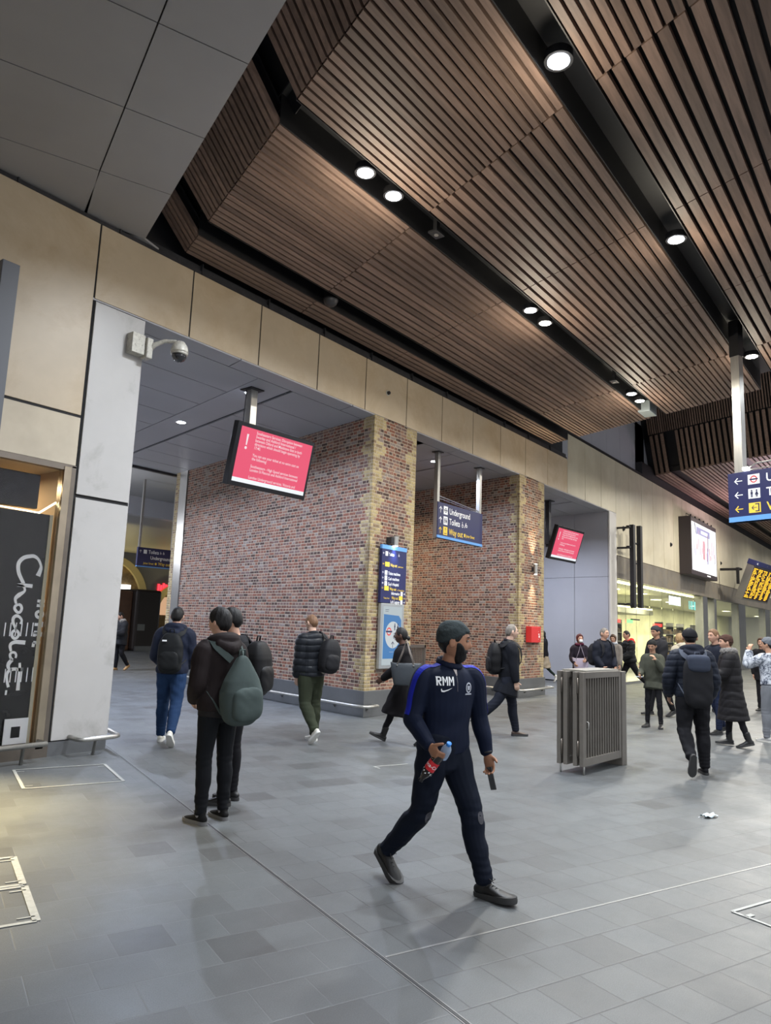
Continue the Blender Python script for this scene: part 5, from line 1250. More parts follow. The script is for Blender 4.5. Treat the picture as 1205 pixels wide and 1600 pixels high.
    if hat:
        typ, hm = hat
        if typ == 'beanie':
            def nf(p, d):
                az = abs(math.atan2(d[1], d[0])); lim = .052-.062*sst(.5, 2.3, az); m_ = sst(lim-.006, lim+.006, p[2]); nn = d
                bulge = .016+.018*sst(.0, .1, p[2])*sst(0, .09, -p[0]) 
                return p+nn*(bulge*m_-.012*(1-m_))
            hshell(nf, 'beanie', hm, disp=folds(.0012, 90))
        if typ == 'cap':
            def nf(p, d):
                az = abs(math.atan2(d[1], d[0])); lim = .045-.050*sst(.5, 2.3, az); m_ = sst(lim-.006, lim+.006, p[2]); return p*np.array([1+.10*m_, 1+.12*m_, 1-.10*m_*sst(.05, .12, p[2])])+d*(.010*m_-.012*(1-m_))
            def ex(bl): bl.loft([at_head(.05, 0, .060), at_head(.10, 0, .055), at_head(.135, 0, .040)], [(.075*k, .014*k), (.07*k, .010*k), (.05*k, .006*k)], lat=tuple(HM @ Vector((0, 1, 0))))
            hshell(nf, 'flat_cap', hm, extra=ex)
        if typ == 'hood':
            def nf(p, d):
                az = abs(math.atan2(d[1], d[0])); m_ = sst(.75, 1.05, az) if p[2] < .08 else 1; return p*(1+.22*m_)+np.array([-.01*m_, 0, 0])-d*.02*(1-m_)
            hshell(nf, 'raised_hood', hm)
    if face:
        for sd in (-1, 1):
            bl = MB(); c = np.array((.083, sd*.031, .010))
            bl.add(*(lambda e: (e.v, e.f))(Blob().ellipsoid(at_head(*c), (.009*k, .013*k, .0065*k), M=HM, n=14))); ey = bl.build('eye', mat('eye_white', (.22, .19, .17), .4), root, smooth=True)
            bl = MB(); bl.add(*(lambda e: (e.v, e.f))(Blob().ellipsoid(at_head(.0885, sd*.031, .010), (.0045*k, .0055*k, .0058*k), M=HM, n=12))); bl.build('iris', mat('dark_iris', (.015, .01, .008), .2), ey, smooth=True)
            mb = MB(); mb.tube([at_head(.090, sd*.014, .028), at_head(.0925, sd*.030, .034), at_head(.080, sd*.048, .030)], [.003*k, .0042*k, .002*k], 8); mb.build('eyebrow', HAIR[(hair or ('', 'black'))[1]], root, smooth=True)
        mb = MB(); mb.tube([at_head(.083, -.022, -.066), at_head(.0955, -.008, -.064), at_head(.0965, 0, -.065), at_head(.0955, .008, -.064), at_head(.083, .022, -.066)], [.002*k, .0048*k, .005*k, .0048*k, .002*k], 8); mb.build('lips', mat('lips', (.30, .10, .08), .45), root, smooth=True)
    # ---- jacket
    if top:
        tb = Blob(); w2 = bulk
        TT = [q for q in TOR if q[0] >= hem]
        if hem < -.09 or coat: TT = [q for q in TOR if q[0] >= -.04]
        fat = .024 if coat else 0
        pts = [S_(spine(x, 0, z)) for z, a, b, x in TT]; rad = [((a*wid+w2+(fat if .05 < z < .35 else 0))*k, (b+w2+(fat*.7 if .05 < z < .35 else 0))*k) for z, a, b, x in TT]
        if hem > -.04: pass
        if coat:      # skirt down to hem, following the legs
            fx_ = (feet['L'][1][0]+feet['R'][1][0])/2; st_ = abs(feet['L'][1][0]-feet['R'][1][0])/2*min(1, -hem/.43)*(1 if hem < -.4 else .5)
            z_ = hem; n_ = 3; ex_p = []; ex_r = []
            for i in range(n_, 0, -1):
                u = i/n_; zz = -.04+(z_+.04)*u
                ex_p.append(S_((fx_*u, 0, zz))); ex_r.append(((.165*wid+w2+.02*u*coat)*k, (.115+w2+(.02*coat+st_*.9)*u)*k))
            pts = ex_p+pts; rad = ex_r+rad
        tb.loft(pts, rad, lat=(-math.sin(twist*.6), math.cos(twist*.6), 0), seg=28, cap=.15)
        for s, (sh, e, w_, du, df, sd) in arms.items():
            r_ = w2*.85
            tb.loft([S_(spine(-.012, sd*.085*wid, .455)), S_(spine(-.008, sd*.145*wid, .468)), S_(sh+du*.05), S_(sh+du*.16), S_(e-du*.02), S_(e+df*.03), S_(e+df*.13), S_(w_-df*.005)], [(.052*ak+r_)*k, (.060*ak+r_)*k, (.062*ak+r_)*k, (.054*ak+r_)*k, (.047*ak+r_)*k, (.047*ak+r_)*k, (.043*ak+r_)*k, (.033+r_*.75)*k], seg=16)
        jk = remesh(tb, 'jacket' if not coat else 'coat', top, root, vox, 3, puffs(*puff, seed=seed) if puff else folds(fold, 34, seed))
        J['jacket'] = jk
        if ribbed:
            hb = Blob(); z0 = TT[0]; p0 = pts[0]; hb.loft([tuple(np.array(pts[0])+np.array([0, 0, -.045*k])), tuple(np.array(pts[0])+np.array([0, 0, .01*k]))], [(rad[0][0]*.96, rad[0][1]*.96)]*2, lat=(0, 1, 0), seg=28, cap=.15); remesh(hb, 'hem_band', ribbed, root, vox, 1)
    if collar:
        cb = Blob(); cc = spine(-.006, 0, .530)
        ring = [S_(cc+np.array([.078*math.cos(a)-.0, .078*math.sin(a), .020-.022*math.cos(a)])) for a in np.linspace(0, 2*PI, 17)[:-1]]
        ring.append(ring[0]); mb = MB()
        for dz, rr in ((0, .016), (.018, .009)): cb.loft([tuple(np.array(q)+np.array([0, 0, dz])) for q in ring], [rr*k]*17, seg=8, sub=1)
        remesh(cb, 'collar', collar, root, .007, 2)
    if hood:
        hb = Blob(); cc = spine(-.03, 0, .53)
        pts = []; rr = []
        for a in np.linspace(-2.3, 2.3, 11):
            pts.append(S_(cc+np.array([-.085*math.cos(a)+.01, .105*math.sin(a), .012+.02*math.cos(a)]))); rr.append((.034+.026*math.cos(a/1.6))*k)
        hb.loft(pts, rr, seg=14)
        hb.loft([S_(cc+np.array([-.07, -.10, -.0])), S_(cc+np.array([-.115, 0, -.05])), S_(cc+np.array([-.07, .10, -.0]))], [.045*k, (.060*k, .06*k), .045*k], seg=14)
        ho = remesh(hb, 'hood', hood, root, vox, 3, folds(.004, 45, seed+3))
    if fur:
        fb = Blob(); cc = spine(-.0, 0, .545); pts = [S_(cc+np.array([-.09*math.cos(a)+.015, .115*math.sin(a), .01])) for a in np.linspace(-2.4, 2.4, 11)]; fb.loft(pts, [(.045+.012*math.cos(a/2))*k for a in np.linspace(-2.4, 2.4, 11)], seg=14)
        rs_ = np.random.RandomState(3); remesh(fb, 'fur_trim', fur, root, .008, 1, lambda c, n: rs_.uniform(-.008, .016, len(c)))
    if scarf:
        fb = Blob(); cc = spine(.0, 0, .555); pts = [S_(cc+np.array([.085*math.cos(a), .085*math.sin(a), .01*math.sin(2*a)])) for a in np.linspace(0, 2*PI, 13)]; fb.loft(pts, [.038*k]*13, seg=12); remesh(fb, 'scarf', scarf, root, .008, 2, folds(.004, 60))
    # ---- trousers
    if trousers:
        tb = Blob(); TT = [(crotch, .12, .095, 0)]+TOR[1:4]
        tb.loft([S_(spine(x, 0, z)) for z, a, b, x in TT], [(a*wid*1.03*k+.006, b*1.05*k+.004) for z, a, b, x in TT], lat=(0, 1, 0), seg=22)
        for s, (h, kn_, an, fp, ty) in feet.items():
            mid = h*.5+kn_*.5
            tb.loft([S_(h+np.array([-.004, -.0, .03])), S_(h*.75+kn_*.25), S_(mid), S_(kn_+np.array([.004, 0, .02])), S_(kn_*.7+an*.3+np.array([-.008, 0, 0])), S_(kn_*.3+an*.7), S_(an+np.array([0, 0, .005]))],
                    [(.098*tr*k, .102*k*tr), (.096*tr*k, .100*tr*k), .086*tr*k, .071*tr*k, .069*tr*k, .058*tr*k, .051*tr*k], lat=(0, 1, 0), seg=16)
        def dd(c, n, f=folds(.0028, 40, seed+5)):
            z = c[:, 2]; extra = np.exp(-((z-.16*k)/.10)**2)*.0016*np.sin(150*z+8*c[:, 0])+np.exp(-((z-.50*k)/.07)**2)*.0016*np.sin(120*z+9*c[:, 1])
            return f(c, n)+extra
        J['trousers'] = remesh(tb, 'trousers', trousers, root, vox, 3, dd)
    if socks:
        for s, (h, kn_, an, fp, ty) in feet.items():
            sb = Blob(); sb.loft([S_(an+np.array([0, 0, -.02])), S_(an*.75+kn_*.25)], [.040*k, .043*k], seg=12); remesh(sb, 'sock', socks, root, .008, 1)
    if shoes:
        for s, (h, kn_, an, fp, ty) in feet.items():
            shoe(root, S_(an), ty, fp, shoes, sole or shoes, k*shoe_k, boot, laces, shoelabel, 'boot' if boot else 'shoe', vox=min(vox, .008))
    J['hc'] = hc; J['HM'] = HM; J['at_head'] = at_head; J['twist'] = twist; J['wid'] = wid; J['bulk'] = bulk; J['M'] = Matrix.Translation(root.location) @ Matrix.Rotation(root.rotation_euler.z, 4, 'Z')
    return J
def sq(c, r, p=3.2, n=28, fn=None):      # rounded box grid
    vs = []; m_ = n//2
    sp_ = lambda v: math.copysign(abs(v)**(2/p), v)
    for i in range(m_+1):
        la = -PI/2+PI*i/m_
        for k in range(n):
            lo = 2*PI*k/n; q = np.array([sp_(math.cos(la))*sp_(math.cos(lo))*r[0], sp_(math.cos(la))*sp_(math.sin(lo))*r[1], sp_(math.sin(la))*r[2]])
            if fn is not None: q = fn(q)
            vs.append(tuple(q+np.array(c)))
    return vs, [(i*n+k, i*n+(k+1) % n, (i+1)*n+(k+1) % n, (i+1)*n+k) for i in range(m_) for k in range(n)]
def backpack(J, label, size, col, strap=None, dz=.30, dy=0.0, back=.0, tilt=0.0, pocket=True, flap=None, style='round', straps=(1, 1), badge=None, group=None, yawo=0.0, top_open=False):
    k = J['k']; root = J['root']; tw = J['twist']; strap = strap or col
    d, w_, h = size
    bd = -(.114+J['bulk']+d*.92+back)
    c = np.array(J['spine'](bd, dy, dz))+0
    cS = Vector(J['S'](c))
    t = empty('backpack', tuple(J['M'] @ cS), root.rotation_euler.z+tw+yawo, label, 'backpack', group)
    t.rotation_euler = (tilt, 0, root.rotation_euler.z+tw+yawo)
    def fn(q):
        z = q[2]/h
        if style == 'teardrop': q = q*np.array([1-.45*sst(-.2, 1, z), 1-.55*sst(-.1, 1, z), 1])
        elif style == 'box': q = q*np.array([1-.08*z, 1, 1])
        else: q = q*np.array([1-.25*sst(.2, 1, z), 1-.18*sst(.3, 1, z), 1])
        return q
    v, f = sq((0, 0, 0), (d*k, w_*k, h*k), 3.4 if style != 'teardrop' else 2.8, 36, fn); B = Blob().add(v, f)
    remesh(B, 'bag', col, t, .008, 1, folds(.004, 30, 2))
    if pocket:
        v, f = sq((-d*.75*k, 0, -h*.35*k), (d*.5*k, w_*.78*k, h*.48*k), 3.2, 28); remesh(Blob().add(v, f), 'pocket', col, t, .008, 1, folds(.0015, 50, 4))
    if flap:
        v, f = sq((-d*.25*k, 0, h*.72*k), (d*.95*k, w_*.80*k, h*.34*k), 4, 28); remesh(Blob().add(v, f), 'flap', flap, t, .008, 1)
    MB().tube([(0.01, -.03*k, h*.92*k), (0.0, -.025*k, (h+.045)*k), (0.0, .025*k, (h+.045)*k), (.01, .03*k, h*.92*k)], .008*k, 8).build('handle', strap, t, smooth=True)
    Mi = (Matrix.Translation(t.location) @ t.rotation_euler.to_matrix().to_4x4()).inverted() @ J['M']
    for sd, on in ((-1, straps[0]), (1, straps[1])):
        if not on: continue
        wid = J['wid']; bb = J['bulk']
        P_ = [J['spine'](bd+d*.6, sd*.06+dy, dz+h*.85), J['spine'](-.092-bb, sd*.115*wid, .455+bb*.7), J['spine'](-.03, sd*.125*wid, .520+bb), J['spine'](.075+bb, sd*.118*wid, .47+bb*.4), J['spine'](.118+bb, sd*.118*wid, .36), J['spine'](.09+bb, sd*.15*wid, .22), J['spine'](-.03, sd*(.125+bb)*wid, .16), J['spine'](bd+d*.6, sd*w_*.7+dy, dz-h*.6)]
        D = catmull([np.array(Mi @ Vector(J['S'](p))) for p in P_], 5); mb = MB(); vs = []
        ctr = np.array(Mi @ Vector(J['S'](J['spine'](0, 0, .40))))
        for i, p in enumerate(D):
            tg = D[min(i+1, len(D)-1)]-D[max(i-1, 0)]; tg /= np.linalg.norm(tg)+1e-9
            o_ = p-ctr; o_ -= tg*(o_@tg); o_ /= np.linalg.norm(o_)+1e-9; sdv = np.cross(tg, o_); hw = (.028 if i < len(D)*.6 else .011)*k
            for a_, b_ in ((-hw, .002), (hw, .002), (hw, .013), (-hw, .013)): vs.append(tuple(p+sdv*a_+o_*b_))
        n = len(D); fs = [(i*4+q, i*4+(q+1) % 4, (i+1)*4+(q+1) % 4, (i+1)*4+q) for i in range(n-1) for q in range(4)]+[(0, 1, 2, 3), tuple(4*(n-1)+q for q in range(4))]
        mb.add(vs, fs); mb.build('strap', strap, t, autosm=60)
    if badge:
        m_, bx, bz, sx, sz = badge; MB().box(-.004, 0.004, -sx, sx, -sz, sz, M=Matrix.Translation((-(d*1.27 if pocket and bz < 0 else d*1.0)*k, bx, bz))).build('badge', m_, t)
    return t
def project(J_obj, parent, items, mt, name='print', off=.003):
    """lay flat print on a clothing mesh: items = [(verts 3d start, dir)] faces"""
    me = J_obj.data; bvh = BVHTree.FromPolygons([v.co for v in me.vertices], [p.vertices for p in me.polygons])
    mb = MB()
    for vs, d, fs in items:
        out = []; last = None
        for v in vs:
            h = bvh.ray_cast(Vector(v), Vector(d))
            if h[0] is None: h = (last if last else Vector(v), -Vector(d))
            p = h[0]-Vector(d).normalized()*off; last = h[0]; out.append(tuple(p))
        mb.add(out, fs)
    return mb.build(name, mt, parent, fix=False)
def subdivide(vs, fs, cuts=1):
    b = bmesh.new(); bv = [b.verts.new(v) for v in vs]
    for f in fs:
        try: b.faces.new([bv[i] for i in f])
        except Exception: pass
    bmesh.ops.triangulate(b, faces=b.faces)
    for _ in range(cuts): bmesh.ops.subdivide_edges(b, edges=[e for e in b.edges if e.calc_length() > .012], cuts=1)
    bmesh.ops.triangulate(b, faces=b.faces)
    b.verts.index_update(); o = ([tuple(v.co) for v in b.verts], [tuple(v.index for v in f.verts) for f in b.faces]); b.free(); return o
# ------------------------------------------------------------------ people: the man in front
C_navy = cloth('navy_track', (.006, .010, .026), .7, .35)
C_navy2 = cloth('navy_trousers', (.005, .008, .017), .75, .4)
C_black = cloth('black', (.010, .010, .012), .8, .5)
C_black2 = cloth('soft_black', (.018, .018, .021), .85, .5)
S_black = mat('black_leather', (.008, .008, .008), .5, 0, 20, .2, .1)
S_white = mat('white_trainer', (.62, .60, .52), .5, 0, 14, .1)
S_sole = mat('dark_rubber', (.03, .03, .03), .6); S_wsole = mat('white_rubber', (.65, .64, .6), .5)
MJ = person('bearded person in a navy tracksuit and grey beanie striding across with a bottle and phone', ('L', 757, 1402), (.68, -.73), H=1.715, wid=1.14, lean=.07, twist=-.34, hy=.66, hp=.04, head_k=1.07, shoe_k=1.12,
    legR=(-.41, .04, .10, .60), legL=(.36, .06, .08, -.10), armR=(.0, .26, .95, .16), armL=(-.12, .26, .36, -.14), toe=.08,
    skin='brown', hat=('beanie', cloth('slate_knit', (.040, .050, .052), .9, .9, 60)), beard=.017, hair=('crop', 'black'), top=C_navy, bulk=.012, hem=-.06, trousers=C_navy2, tr=1.10, ak=1.08, crotch=-.13, shoes=S_black, sole=S_sole, laces=mat('black_lace', (.02, .02, .02), .7),
    curlR=.95, curlL=.55, vox=.0055, collar=C_navy, seed=2, fold=.0022)
def mm(v): return MJ['M'] @ Vector(v)
R0 = MJ['root']; kk = MJ['k']; tw_ = MJ['twist']
fwd = np.array([math.cos(tw_), math.sin(tw_), 0]); lft = np.array([-math.sin(tw_), math.cos(tw_), 0])
def chest(vs2, fs2, y0, z0, mt, name, label=None, sub=1):
    vs, fs = subdivide([(v[0], v[1], 0) for v in vs2], fs2, sub)
    out = []
    for v in vs:
        p = np.array(MJ['S'](MJ['spine'](.0, 0, z0)))+fwd*.4+lft*(y0*kk+v[0]*1.0)+np.array([0, 0, v[1]])      # his left = picture right when seen from the front
        out.append(tuple(p))
    return project(MJ['jacket'], R0, [(out, tuple(-fwd), fs)], mt, name)
LV, LF = [], []
def q4(pts): n = len(LV); LV.extend(pts); LF.append(tuple(range(n, n+len(pts))))
def let(ch, x, w_, h_, t_):
    R_ = lambda a, b, c, d: q4([(x+a, c), (x+b, c), (x+b, d), (x+a, d)])
    R_(0, t_, 0, h_)
    if ch == 'M':
        R_(w_-t_, w_, 0, h_); m_ = w_/2
        q4([(x+t_, h_), (x+t_, h_-t_*1.6), (x+m_, h_*.30), (x+m_, h_*.30+t_*1.6)]); q4([(x+w_-t_, h_-t_*1.6), (x+w_-t_, h_), (x+m_, h_*.30+t_*1.6), (x+m_, h_*.30)])
    else:
        R_(t_, w_-t_*.6, h_-t_*.8, h_); R_(t_, w_-t_*.6, h_*.46, h_*.46+t_*.8); R_(w_-t_, w_, h_*.52, h_-t_*.4); q4([(x+t_, h_*.46), (x+t_*1.9, h_*.46), (x+w_, 0), (x+w_-t_*1.1, 0)])
let('R', -.058, .033, .056, .010); let('M', -.019, .037, .056, .009); let('M', .024, .037, .056, .009)
chest(LV, LF, -.088, .415, M_white, 'initials', sub=3)
# sweep mark under the initials
up_ = [(-.035, .004), (-.030, -.010), (-.015, -.012), (.012, -.002), (.045, .016)]; lo_ = [(-.030, .012), (-.026, .000), (-.014, -.002), (.010, .004), (.045, .016)]
vv = up_+lo_; chest(vv, [(i, i+1, 5+i+1, 5+i) for i in range(4)], -.082, .385, M_white, 'sweep_mark')
# club crest
cr = [(.026*math.cos(a)*(1.0), .034*math.sin(a)) for a in np.linspace(0, 2*PI, 17)[:-1]]; ci = [(p[0]*.72, p[1]*.72) for p in cr]
chest(cr+ci, [(i, (i+1) % 16, 16+(i+1) % 16, 16+i) for i in range(16)], .098, .400, mat('crest_grey', (.42, .44, .50), .5), 'crest')
chest([(-.010, -.015), (.010, -.015), (.012, .012), (-.012, .012)], [(0, 1, 2, 3)], .098, .400, mat('crest_grey', (.42, .44, .50), .5), 'crest')
chest([(-.030, -.045), (.030, -.045), (.026, -.036), (-.026, -.036)], [(0, 1, 2, 3)], .098, .400, mat('crest_grey', (.42, .44, .50), .5), 'crest')
# zip and white undershirt
chest([(-.016, .030), (.016, .030), (.004, -.02), (-.004, -.02)], [(0, 1, 2, 3)], .0, .500, mat('undershirt', (.45, .40, .38), .8), 'undershirt')
chest([(-.0025, -.11), (.0025, -.11), (.0025, .0), (-.0025, .0)], [(0, 1, 2, 3)], .0, .490, mat('zip_grey', (.06, .06, .08), .4), 'zip')
# royal blue shoulder stripes
for s_ in ('R', 'L'):
    sh, e, w_, du, df, sd = MJ['arms'][s_]; pts = []
    st0 = MJ['spine'](-.005, sd*.075, .50)
    path = catmull([np.array(q) for q in (st0, MJ['spine'](-.004, sd*.14, .50), sh+du*.03, sh+du*.12, sh+du*.21, sh+du*.265)], 6)
    vs = []; fs = []
    outd = []
    for i, p in enumerate(path):
        t_ = path[min(i+1, len(path)-1)]-path[max(i-1, 0)]; t_ /= np.linalg.norm(t_)
        o_ = lft*sd*min(1, .1+1.4*i/len(path))+np.array([0, 0, 1])*max(0, 1-1.5*i/len(path))+fwd*.35; o_ -= t_*(o_@t_); o_ /= np.linalg.norm(o_); q_ = np.cross(t_, o_)
        for hw in (-.022, -.007, .007, .022): vs.append((p, o_, q_*hw))
    me = MJ['jacket'].data; bvh = BVHTree.FromPolygons([v.co for v in me.vertices], [p.vertices for p in me.polygons]); mb = MB(); out = []
    for p, o_, q_ in vs:
        P_ = Vector(MJ['S'](p+q_+o_*.25)); h = bvh.ray_cast(P_, Vector(-o_)); out.append(tuple((h[0] if h[0] else P_)+Vector(o_)*.003))
    n = len(path); mb.add(out, [(i*4+j, i*4+j+1, i*4+j+5, i*4+j+4) for i in range(n-1) for j in range(3)]); mb.build('shoulder_stripe', cloth('royal_blue', (.012, .02, .33), .6, .2), R0, fix=False)
# worn pale patches on the knees
for s_ in ('R', 'L'):
    h, kn_, an, fp, ty = MJ['feet'][s_]; c = kn_+np.array([.0, 0, -.01])
    ring = [(0, 0)]+[(.028*math.cos(a), .038*math.sin(a)) for a in np.linspace(0, 2*PI, 15)[:-1]]
    vs = [tuple(np.array(MJ['S'](c))+np.array([.3, p[0], p[1]])) for p in ring]
    project(MJ['trousers'], R0, [(vs, (-1, 0, 0), [(0, i, i % 14+1) for i in range(1, 15)])], mat('worn_grey', (.055, .055, .065), .9, 0, 40, .4), 'knee_patch', .003)
# watch on the left wrist
sh, e, w_, du, df, sd = MJ['arms']['L']
wt = MB(); c = np.array(MJ['S'](w_-df*.012)); a = np.cross(df, [1, 0, 0]); a /= np.linalg.norm(a); b = np.cross(df, a)
wt.tube([c+(a*math.cos(q)+b*math.sin(q))*.034*kk for q in np.linspace(0, 2*PI, 17)], .0075, 8); wt.build('watch_strap', S_black, R0, smooth=True)
# bottles in the right hand, phone in the left hand
def bottle(name, c, axis, label, parts):
    q = Vector((0, 0, 1)).rotation_difference(Vector(axis)); t = empty(name, c, 0, label, 'bottle'); t.rotation_euler = q.to_euler()
    for nm, prof, m_ in parts: MB().lathe(prof, n=28).build(nm, m_, t, autosm=50)
    return t
sh, e, w_, du, df, sd = MJ['arms']['R']
hc_ = mm(MJ['S'](w_+df*.075+np.array([0, .025, -.01])))
axis = (RT*.58+UP*.82)      # from lower left to upper right
axis = (axis-FW*.15).normalized()
GLA = mat('pale_blue_bottle', (.60, .74, .95), .12, trans=.55, ior=1.3)
w0 = hc_+axis*.052+RT*.015
bottle('water_bottle', w0, (RT*.25+UP*.8-FW*.45), 'clear pale blue bottle with a blue cap held in the fist of the bearded person', [('bottle', [(.005, -.07), (.026, -.068), (.030, -.04), (.031, .0), (.028, .015), (.018, .034), (.0125, .045)], GLA), ('cap', [(.0150, .040), (.0155, .043), (.0155, .058), (.013, .060)], mat('bright_blue_cap', (.03, .25, .75), .4))])
b0 = hc_-axis*.075
cb_ = bottle('cola_bottle', b0, (-axis), 'dark cola bottle with a red label hanging upside down from the hand', [('bottle', [(.010, -.085), (.030, -.082), (.0325, -.06), (.0315, .0), (.033, .03), (.028, .065), (.017, .095), (.013, .11)], mat('cola_dark', (.012, .006, .005), .08, coat=.6)), ('label_band', [(.0335, -.035), (.0338, -.03), (.0338, .025), (.0335, .028)], mat('label_red', (.62, .02, .03), .4)), ('cap', [(.0150, .106), (.0155, .108), (.0155, .122), (.013, .124)], M_black)])
vs, fs = text_mesh('Coca-Cola', .030, 'CENTER', .01)
vs, fs = subdivide([(v.x, v.y, 0) for v in vs], fs, 0)
Mi = cb_.rotation_euler.to_matrix().inverted(); toc = Mi @ (CAM-b0).normalized(); a0 = math.atan2(toc.y, toc.x)
MB().add([(.0345*math.cos(a0-v[0]/.034), .0345*math.sin(a0-v[0]/.034), .004-v[1]*1.0) for v in vs], fs).build('lettering', M_white, cb_, fix=False)
mb = MB()
for i in range(7):
    a_ = a0+.5*(i-3); mb.add([(.0345*math.cos(a_+q), .0345*math.sin(a_+q), .045+z-.008*(i % 3)) for q, z in ((0, 0), (.25, .004), (.25, .012), (0, .008))], [(0, 1, 2, 3)])
mb.build('highlights_print', M_white, cb_, fix=False)
sh, e, w_, du, df, sd = MJ['arms']['L']
pc = mm(MJ['S'](w_+df*.135+np.array([.012, -.020, -.02])))
t = empty('mobile_phone', pc, 0, 'black mobile phone held low in the left hand of the bearded person', 'phone')
t.rotation_euler = (Matrix.Rotation(yawrf(.35, -.93), 3, 'Z') @ Matrix.Rotation(math.radians(-14), 3, 'Y') @ Matrix.Rotation(math.radians(8), 3, 'X')).to_euler()
MB().box(-.034, .034, -.0045, .0045, -.072, .072).build('case', M_black, t, bevel=.003); MB().box(-.031, .031, -.0052, -.0045, -.067, .067).build('screen', mat('phone_glass', (.005, .005, .008), .08), t)

# ------------------------------------------------------------------ pair standing in front
dk = cloth('brown_black_jacket', (.018, .013, .013), .75, .6)
P2 = person('black-haired person in a dark hooded jacket seen from behind with a grey green backpack', ('L', 312, 1288), (-.72, .69), H=1.74, lean=.06, hy=.35, legR=(.02, .04, .04, 0), legL=(.0, .05, .05, 0), armR=(.0, .18, .9, .35), armL=(-.12, .22, 1.0, .40), toe=.1,
    skin='light', hair=('mop', 'black'), top=dk, bulk=.036, hem=-.03, hood=dk, ribbed=cloth('rib_black', (.02, .018, .018), .9, .8, 40), trousers=cloth('black_jeans', (.008, .009, .011), .8, .5), tr=.95, shoes=cloth('black_knit_shoe', (.012, .012, .012), .8), sole=mat('grey_rubber', (.14, .14, .14), .6), socks=mat('grey_sock', (.32, .31, .31), .9), laces=mat('black_lace', (.02, .02, .02), .7), vox=.007, seed=3, palmL=np.array([.3, -1, 0]), curlL=.6, fold=.005)
gg = cloth('grey_green_canvas', (.060, .078, .074), .85, .35)
backpack(P2, 'grey green teardrop canvas backpack hanging low on the person in the dark hooded jacket', (.115, .19, .29), gg, dz=.13, dy=-.05, back=-.01, style='teardrop', pocket=True, tilt=-.04)
P3 = person('person in black behind the hooded one, only head, shoulder and leg showing', ('R', 362, 1250), (-.95, .30), H=1.76, lean=.05, hy=.15, hp=.12, legR=(.02, .04, .04, 0), legL=(-.02, .04, .04, 0), armR=(-.1, .12, .5, .2), armL=(.1, .14, .6, .2), skin='light', hair=('short', 'black'), top=C_black2, bulk=.03, hem=-.03, trousers=C_black, tr=.95, shoes=S_black, sole=S_sole, vox=.008, seed=4)
backpack(P3, 'black rounded backpack on the person half hidden behind the hooded one', (.11, .16, .25), cloth('black_nylon', (.012, .012, .013), .55, .5), dz=.26, style='round', straps=(1, 1))
# ------------------------------------------------------------------ walker in jeans, left passage
P4 = person('person in navy jacket and blue jeans walking away into the left passage', ('L', 250, 1158), (-.10, 1), H=1.80, lean=.04, hy=-.1, legR=(-.30, .03, .38, .70), legL=(.22, .04, .06, 0), armR=(.15, .16, .8, .25), armL=(.05, .22, 1.0, .30), toe=.04, skin='light', hair=('short', 'black'), face=0, top=cloth('deep_navy', (.012, .016, .032), .7, .5), bulk=.045, hem=-.05, hood=cloth('deep_navy', (.012, .016, .032)), trousers=cloth('blue_denim', (.014, .034, .085), .85, .5, 20), tr=1.12, shoes=S_white, sole=S_wsole, vox=.009, seed=5)
backpack(P4, 'black day pack with a small white emblem on the person in blue jeans', (.095, .155, .26), cloth('pack_black', (.012, .013, .014), .6, .4), dz=.22, style='round', badge=(M_white, .07, .165, .028, .010))
# ------------------------------------------------------------------ walker with green trousers
puf = cloth('black_puffer', (.010, .012, .016), .38, .3, 14, .1)
P5 = person('person in black puffer jacket and dark green trousers walking away past the brick wall', ('R', 490, 1157), (-.62, .78), H=1.76, lean=.03, hy=.25, hp=.30, legR=(.04, .03, .06, 0), legL=(-.26, .04, .28, .75), armR=(-.05, .12, .3, .1), armL=(.02, .10, .22, .05), toe=.05, skin='pale', hair=('crop', 'ginger'), face=1, top=puf, bulk=.045, hem=-.03, puff=(.095, .016), trousers=cloth('dark_green', (.030, .036, .022), .85, .5), tr=1.2, crotch=-.13, shoes=S_white, sole=S_wsole, socks=mat('white_sock', (.6, .6, .62), .9), collar=puf, vox=.008, seed=6)
backpack(P5, 'black rucksack slung on the right shoulder of the person in green trousers', (.11, .15, .24), cloth('pack_charcoal', (.016, .016, .018), .6, .5), dz=.24, dy=-.13, style='round', straps=(1, 0), tilt=.1)
# ------------------------------------------------------------------ woman in black coat
P6 = person('person with a dark bun in a long black coat walking left past the poster', ('R', 598, 1158), (-.93, .28), H=1.66, wid=.92, lean=.04, hy=.1, legR=(.42, .02, .06, -.38), legL=(-.30, .02, .28, .55), armR=(-.05, .14, .2, .0), armL=(.25, .16, .7, .2), toe=.02, skin='dark', hair=('bun', 'black'), face=1, top=cloth('black_wool_coat', (.009, .008, .009), .9, .4), bulk=.028, hem=-.47, coat=1.4, collar=cloth('black_wool_coat', (.009, .008, .009)), trousers=C_black, tr=.8, shoes=S_black, sole=S_sole, boot=True, vox=.009, seed=7)
